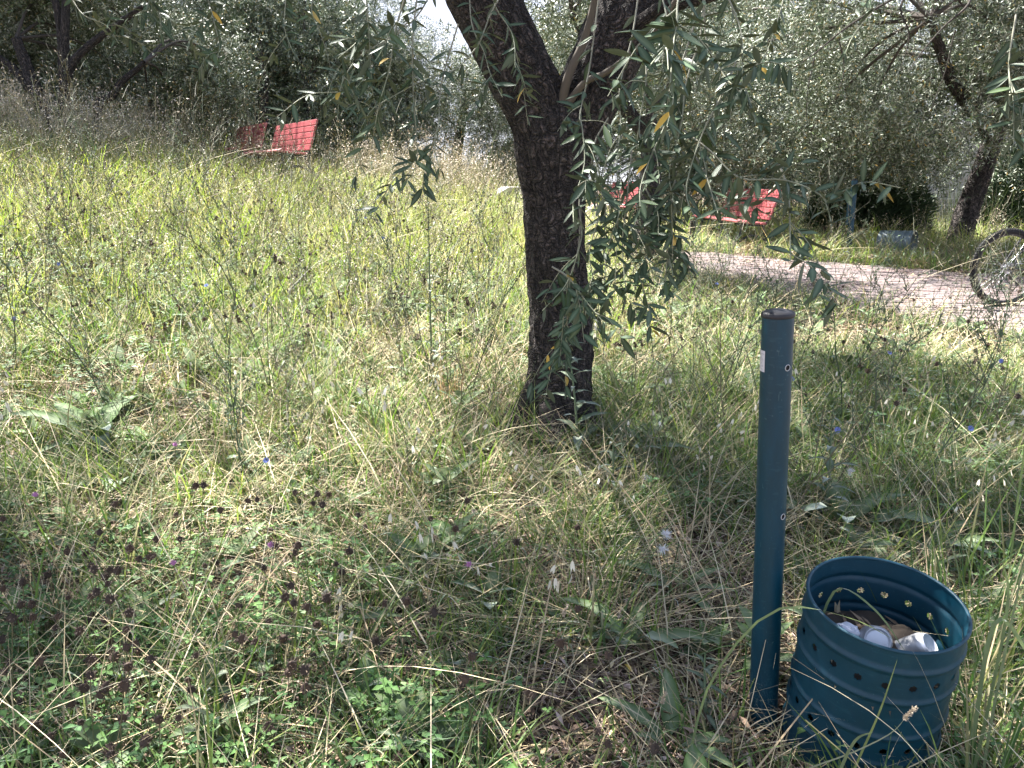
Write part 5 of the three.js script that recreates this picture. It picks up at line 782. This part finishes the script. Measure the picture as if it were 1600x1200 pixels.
dock('round leaved plant in front of the dock at left', -1.62, -3.0, 5, 0.12, 911, { wide: 0.6 });
dock('broad leaves cut by the left edge of the photo', -1.83, -2.55, 5, 0.2, 912);
dock('long leaved dock right of the post behind the bin', 1.28, -2.72, 8, 0.24, 913, { wide: 0.26 });
dock('dock leaves behind the bin to the right of the post', 1.5, -2.55, 6, 0.18, 914, { wide: 0.28 });
dock('flat leaved plantain left of the post in the foreground', 0.36, -2.05, 5, 0.15, 915);
dock('narrow upright leaves left of the post, middle distance', 0.56, -2.3, 6, 0.15, 916, { wide: 0.24 });
dock('lobed leaves in the lower left foreground', -0.55, -2.1, 4, 0.14, 917, { wide: 0.22 });
dock('small leaf rosette at the bottom left', -0.72, -1.95, 4, 0.1, 918, { wide: 0.4 });
dock('leafy rosette at the base of the tall weed left of the trunk', -0.5, -4.22, 8, 0.17, 919);
dock('narrow leaved rosette right of the olive trunk foot', 0.52, -3.35, 9, 0.19, 920, { wide: 0.2 });
dock('small leafy plant in front of the olive trunk foot', 0.1, -3.15, 6, 0.11, 921, { wide: 0.3 });
dock('leaf rosette at the bottom edge below the post', 0.4, -1.62, 5, 0.12, 922, { wide: 0.28 });
dock('leaf rosette at the lower left edge', -1.15, -1.85, 6, 0.11, 923, { wide: 0.35 });

function clump(label, x, z, o, seed) { const t = thing('grass_clump', label, 'grass clump', [x, groundAt(x, z), z]); part('blades', tuft(seed, { seg: 7, ...o }), M.grass, t); }
clump('broad bladed grass clump in the lower left foreground', -0.33, -1.62, { n: 34, spread: 0.07, h: [0.1, 0.3], w: [0.005, 0.009], lean: [0.05, 0.5], curl: [0.1, 0.9], colors: GREEN }, 930);
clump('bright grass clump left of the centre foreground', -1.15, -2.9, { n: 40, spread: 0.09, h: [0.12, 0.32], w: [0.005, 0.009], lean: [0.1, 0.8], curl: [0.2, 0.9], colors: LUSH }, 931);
clump('dark fine grass clump right below the olive trunk, left side', -0.28, -2.7, { n: 90, spread: 0.13, h: [0.1, 0.28], w: [0.0025, 0.005], lean: [0.1, 0.9], curl: [0.3, 1.1], colors: GREEN }, 932);
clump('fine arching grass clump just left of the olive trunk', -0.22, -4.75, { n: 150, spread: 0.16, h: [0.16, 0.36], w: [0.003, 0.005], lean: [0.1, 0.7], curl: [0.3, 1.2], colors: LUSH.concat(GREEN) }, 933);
clump('dense dark grass clump left of the post, halfway to the path', 1.15, -4.3, { n: 190, spread: 0.26, h: [0.16, 0.38], w: [0.003, 0.006], lean: [0.1, 0.9], curl: [0.3, 1.2], colors: [[0.06, 0.105, 0.05], [0.075, 0.12, 0.06]] }, 934);
clump('tall green grass standing right of the bin', 1.22, -1.78, { n: 70, spread: 0.16, h: [0.25, 0.6], w: [0.004, 0.008], lean: [0.0, 0.35], curl: [0.0, 0.45], colors: GREEN, tips: STRAW, tipShare: 0.25 }, 935);
clump('tall green grass at the right edge above the bin', 1.5, -2.1, { n: 60, spread: 0.2, h: [0.25, 0.6], w: [0.004, 0.008], lean: [0.0, 0.35], curl: [0.0, 0.5], colors: GREEN, tips: STRAW, tipShare: 0.25 }, 936);
clump('grass clump in the bottom right corner below the bin', 1.12, -1.5, { n: 50, spread: 0.14, h: [0.15, 0.42], w: [0.004, 0.007], lean: [0.0, 0.5], curl: [0.0, 0.6], colors: GREEN, tips: STRAW, tipShare: 0.3 }, 937);
clump('grass clump hiding the left foot of the olive trunk', -0.06, -3.45, { n: 60, spread: 0.14, h: [0.12, 0.32], w: [0.003, 0.006], lean: [0.1, 0.8], curl: [0.2, 1.0], colors: GREEN, tips: STRAW, tipShare: 0.4 }, 939);
clump('grass clump hiding the right foot of the olive trunk', 0.5, -3.42, { n: 70, spread: 0.16, h: [0.14, 0.36], w: [0.003, 0.006], lean: [0.1, 0.8], curl: [0.2, 1.0], colors: GREEN, tips: STRAW, tipShare: 0.3 }, 940);
clump('tall loose grass crossing in front of the bin at its right side', 1.02, -1.38, { n: 26, spread: 0.09, h: [0.25, 0.62], w: [0.005, 0.009], lean: [0.0, 0.4], curl: [0.0, 0.5], colors: GREEN, tips: STRAW, tipShare: 0.25 }, 941);
clump('low grass clump in front of the bin foot', 0.74, -1.36, { n: 26, spread: 0.1, h: [0.12, 0.3], w: [0.003, 0.006], lean: [0.1, 0.6], curl: [0.1, 0.7], colors: GREEN, tips: STRAW, tipShare: 0.4 }, 942);
clump('dry orange grass clump left of the olive trunk', -0.32, -3.95, { n: 40, spread: 0.06, h: [0.15, 0.36], w: [0.002, 0.004], lean: [0.0, 0.3], curl: [0.0, 0.3], colors: [[0.45, 0.27, 0.13], [0.5, 0.34, 0.18]] }, 938);

// single stalks of grass in front of and beside the bin
function stalk(label, pts, w, c, head) {
  const b = pts[0], t = thing('grass_stalk', label, 'grass stalk', b), v = pts.map((p) => V(p[0] - b[0], p[1] - b[1], p[2] - b[2])), g = new Geo(); g.ribbon(curve(v, 14), w, V(0.9, 0, 0.4), c, c.map((x) => x * 1.2), (s) => 1 - 0.9 * Math.pow(s, 3)); part('blade', g.build(), M.grass, t);
  if (head) { const h = new Geo(), e = v.at(-1), d = e.clone().sub(v.at(-2)).normalize(), r = rngOf(Math.round(b[0] * 999)); for (let k = 0; k < 120; k++) { const s = r(), o = randDir(r); h.leaf(e.clone().addScaledVector(d, s * 0.035 - 0.004), o.addScaledVector(d, 1.1), randDir(r), 0.008, 0.003, vary([0.5, 0.42, 0.32], r, 0.4), null, { seg: 2 }); } part('seed_head', h.build(), M.dry, t); }
}
stalk('green grass blade bent sharply before the bin', [[0.62, 0.0, -1.33], [0.66, 0.16, -1.32], [0.7, 0.3, -1.32], [0.725, 0.325, -1.31]], 0.007, [0.16, 0.2, 0.09]);
stalk('thin grass stalk with fluffy seed head crossing the bin', [[0.5, 0.1, -1.36], [0.6, 0.2, -1.34], [0.7, 0.27, -1.32], [0.765, 0.325, -1.31], [0.785, 0.355, -1.31]], 0.0032, [0.3, 0.32, 0.2], true);
stalk('straight grass blade rising in front of the bin wall', [[0.69, 0.0, -1.36], [0.72, 0.2, -1.35], [0.75, 0.35, -1.34], [0.77, 0.47, -1.34]], 0.005, [0.18, 0.22, 0.07]);
stalk('long blade reaching over the bin rim from the left', [[0.42, 0.02, -1.55], [0.46, 0.3, -1.52], [0.58, 0.5, -1.48], [0.72, 0.5, -1.44], [0.8, 0.465, -1.42]], 0.0055, [0.2, 0.26, 0.1]);
stalk('green blade leaning into the bin opening', [[0.72, 0.3, -1.62], [0.76, 0.48, -1.6], [0.81, 0.47, -1.52], [0.86, 0.4, -1.47]], 0.006, [0.17, 0.23, 0.09]);
stalk('upright grass stem just right of the bin', [[1.05, 0.0, -1.42], [1.04, 0.25, -1.42], [1.05, 0.5, -1.43], [1.07, 0.78, -1.45]], 0.006, [0.17, 0.21, 0.1]);
stalk('second upright grass stem right of the bin', [[1.03, 0.0, -1.44], [1.05, 0.3, -1.45], [1.06, 0.55, -1.47], [1.04, 0.62, -1.48]], 0.007, [0.15, 0.2, 0.08]);
stalk('broad grass blade drooping right of the bin rim', [[1.02, 0.2, -1.44], [1.03, 0.5, -1.44], [1.1, 0.42, -1.43], [1.2, 0.22, -1.42]], 0.009, [0.17, 0.23, 0.1]);
stalk('long blade slanting down at the bin right side', [[0.99, 0.35, -1.42], [1.05, 0.33, -1.42], [1.12, 0.24, -1.42], [1.2, 0.1, -1.42]], 0.006, [0.2, 0.27, 0.13]);
stalk('dry stalk crossing low in front of the bin', [[0.6, 0.33, -1.34], [0.7, 0.24, -1.33], [0.78, 0.16, -1.33], [0.85, 0.08, -1.32]], 0.003, [0.36, 0.33, 0.16]);
stalk('tall green stem at the right edge of the photo', [[1.62, 0.05, -2.25], [1.6, 0.4, -2.25], [1.59, 0.7, -2.26], [1.57, 0.95, -2.28]], 0.006, [0.15, 0.21, 0.07]);
stalk('soft seed head on a thin stem at bottom centre', [[0.14, 0.0, -1.85], [0.15, 0.12, -1.86], [0.13, 0.22, -1.86], [0.14, 0.25, -1.86]], 0.0026, [0.33, 0.33, 0.22], true);
stalk('soft seed head on a curved stem below the post', [[0.32, 0.0, -1.55], [0.33, 0.1, -1.56], [0.35, 0.17, -1.56], [0.355, 0.2, -1.56]], 0.0026, [0.33, 0.33, 0.22], true);

// wild oats: straw stalks with drooping papery spikelets
{
  const spike = (() => { const g = new Geo(), r = rngOf(950); for (const a of [-0.16, 0.16]) g.leaf(V(0, 0, 0), V(a, -1, 0.03), V(0, 0.1, 1), 0.03, 0.0072, [0.78, 0.74, 0.62], [0.75, 0.7, 0.58], { seg: 5, curl: 0.1, fold: 0.4 }); g.ribbon([V(0, 0, 0), V(0.003, -0.022, 0), V(0.012, -0.045, 0)], 0.0007, V(0, 0, 1), [0.3, 0.2, 0.12], [0.3, 0.2, 0.12]); return g.build(); })();
  const make = (seed, label, group) => {
    const r = rngOf(seed), t = thing('wild_oat', label, 'wild oat', [0, 0, 0], 0, group), h = 0.4 + r() * 0.3, a = r() * 6.28, p = bladePts(r, V(0, 0, 0), h, 0.15 + r() * 0.5, 0.2 + r() * 0.5, 10, a), g = new Geo(); g.tube(p, (s) => lerp(0.0013, 0.0006, s), 4, [0.5, 0.41, 0.24], [0.55, 0.46, 0.28]);
    for (let k = 0; k < 8; k++) { const o = p[Math.min(10, 5 + Math.floor(k * 0.75))], d = randDir(r).multiplyScalar(0.035).add(V(0, 0.012, 0)), e = o.clone().add(d); g.tube([o, o.clone().add(d.clone().multiplyScalar(0.6)).add(V(0, 0.012, 0)), e], 0.0004, 3, [0.55, 0.46, 0.28]); const s = part('spikelet', spike, M.dry, t); s.position.copy(e); s.rotation.set((r() - 0.5) * 0.8, r() * 6.28, (r() - 0.5) * 0.8); }
    part('stalk', g.build(), M.stem, t); return t;
  };
  const A = 'wild oat with papery spikelets in the straw before the olive trunk', gA = 'wild oats before the olive trunk', B = 'wild oat with pale spikelets in the grass right of the trunk', gB = 'wild oats right of the trunk', C = 'wild oat with white spikelets on the ground left of the trunk', gC = 'wild oats left of the trunk', protos = [1, 2, 3, 4, 5].map((k) => make(960 + k, A, gA)), r = rngOf(97); let n = 0;
  const put = (spots, label, group, most) => spots.slice(0, most).forEach(([x, z]) => { const src = protos[n % 5], o = n < 5 ? src : copyOf(src, [0, 0, 0], 0, label); n++; o.position.set(x, groundAt(x, z), z); o.rotation.set((r() - 0.5) * 0.9, r() * 6.28, (r() - 0.5) * 0.9); o.scale.setScalar(0.75 + r() * 0.5); o.userData = { label, category: 'wild oat', group }; });
  put(field(260, 1.9, 3.5, 98, (x) => (Math.abs(x - 0.1) < 0.9 ? 0.9 : 0)), A, gA, 13);
  put(field(260, 2.3, 5.2, 99, (x, z) => (x > 0.45 && !inPath(x, z, 0.1) ? 0.7 : 0)), B, gB, 16);
  put(field(260, 3.0, 5.0, 100, (x) => (x < -0.2 && x > -2.2 ? 0.7 : 0)), C, gC, 20);
}
// thistle down tufts and a few fallen yellow leaves
{
  const down = (label, x, y, z, s, seed) => { const g = new Geo(), r = rngOf(seed); for (let k = 0; k < 90; k++) { const d = randDir(r); g.ribbon([V(0, 0, 0), d.multiplyScalar(s * (0.6 + 0.5 * r()))], 0.0012, randDir(r), [0.75, 0.74, 0.78], [0.8, 0.8, 0.84], () => 1); } const st = new Geo(); st.tube([V(0, -y, 0.0), V(0.01, -y * 0.5, 0.01), V(0, 0, 0)], 0.0012, 4, [0.16, 0.17, 0.1]); const t = thing('seed_puff', label, 'seed puff', [x, groundAt(x, z) + y, z]); part('fluff', g.build(), M.petal, t); part('stem', st.build(), M.stem, t); };
  down('fluffy white seed puff left of the post', 0.5, 0.24, -2.28, 0.021, 1); down('lower fluffy seed puff just left of the post', 0.485, 0.205, -2.25, 0.021, 2); down('white seed puff right of the post behind the bin', 1.34, 0.2, -2.85, 0.018, 3); down('white seed puff on the ground between trunk and post', 0.55, 0.1, -2.95, 0.018, 4); down('small white seed puff left of the trunk near the straw', -0.92, 0.1, -3.3, 0.016, 5);
  const gy = new Geo(); gy.leaf(V(0, 0.006, 0), V(1, 0.1, 0), V(0, 1, 0.2), 0.055, 0.014, [0.55, 0.36, 0.07], [0.5, 0.36, 0.12], { seg: 6, curl: 0.6 }); const yg = gy.build();
  [[0.05, -2.2, 'leftmost'], [0.33, -1.86, 'lowest'], [1.05, -2.2, 'rightmost'], [-0.02, -3.05, 'uppermost']].forEach(([x, z, w], k) => { const m = part('fallen_leaf', yg, M.olive, scene); m.name = numbered('fallen_leaf'); m.position.set(x, groundAt(x, z) + 0.05, z); m.rotation.y = k * 1.7; tag(m, `${w} of the yellow olive leaves fallen on the meadow`, 'leaf'); });
}
{ // weathered stake by the bench
  const t = thing('wooden_stake', 'short weathered wooden stake left of the right bench', 'stake', [2.42, gh(2.42, -10.5) - 0.05, -10.5]), g = new RoundedBoxGeometry(0.06, 0.42, 0.05, 2, 0.008); g.translate(0, 0.2, 0); part('stake_body', g, M.bark, t);
}
scene.traverse((o) => { if (o.isMesh) { o.castShadow = true; o.receiveShadow = true; } });
renderer.render(scene, camera);
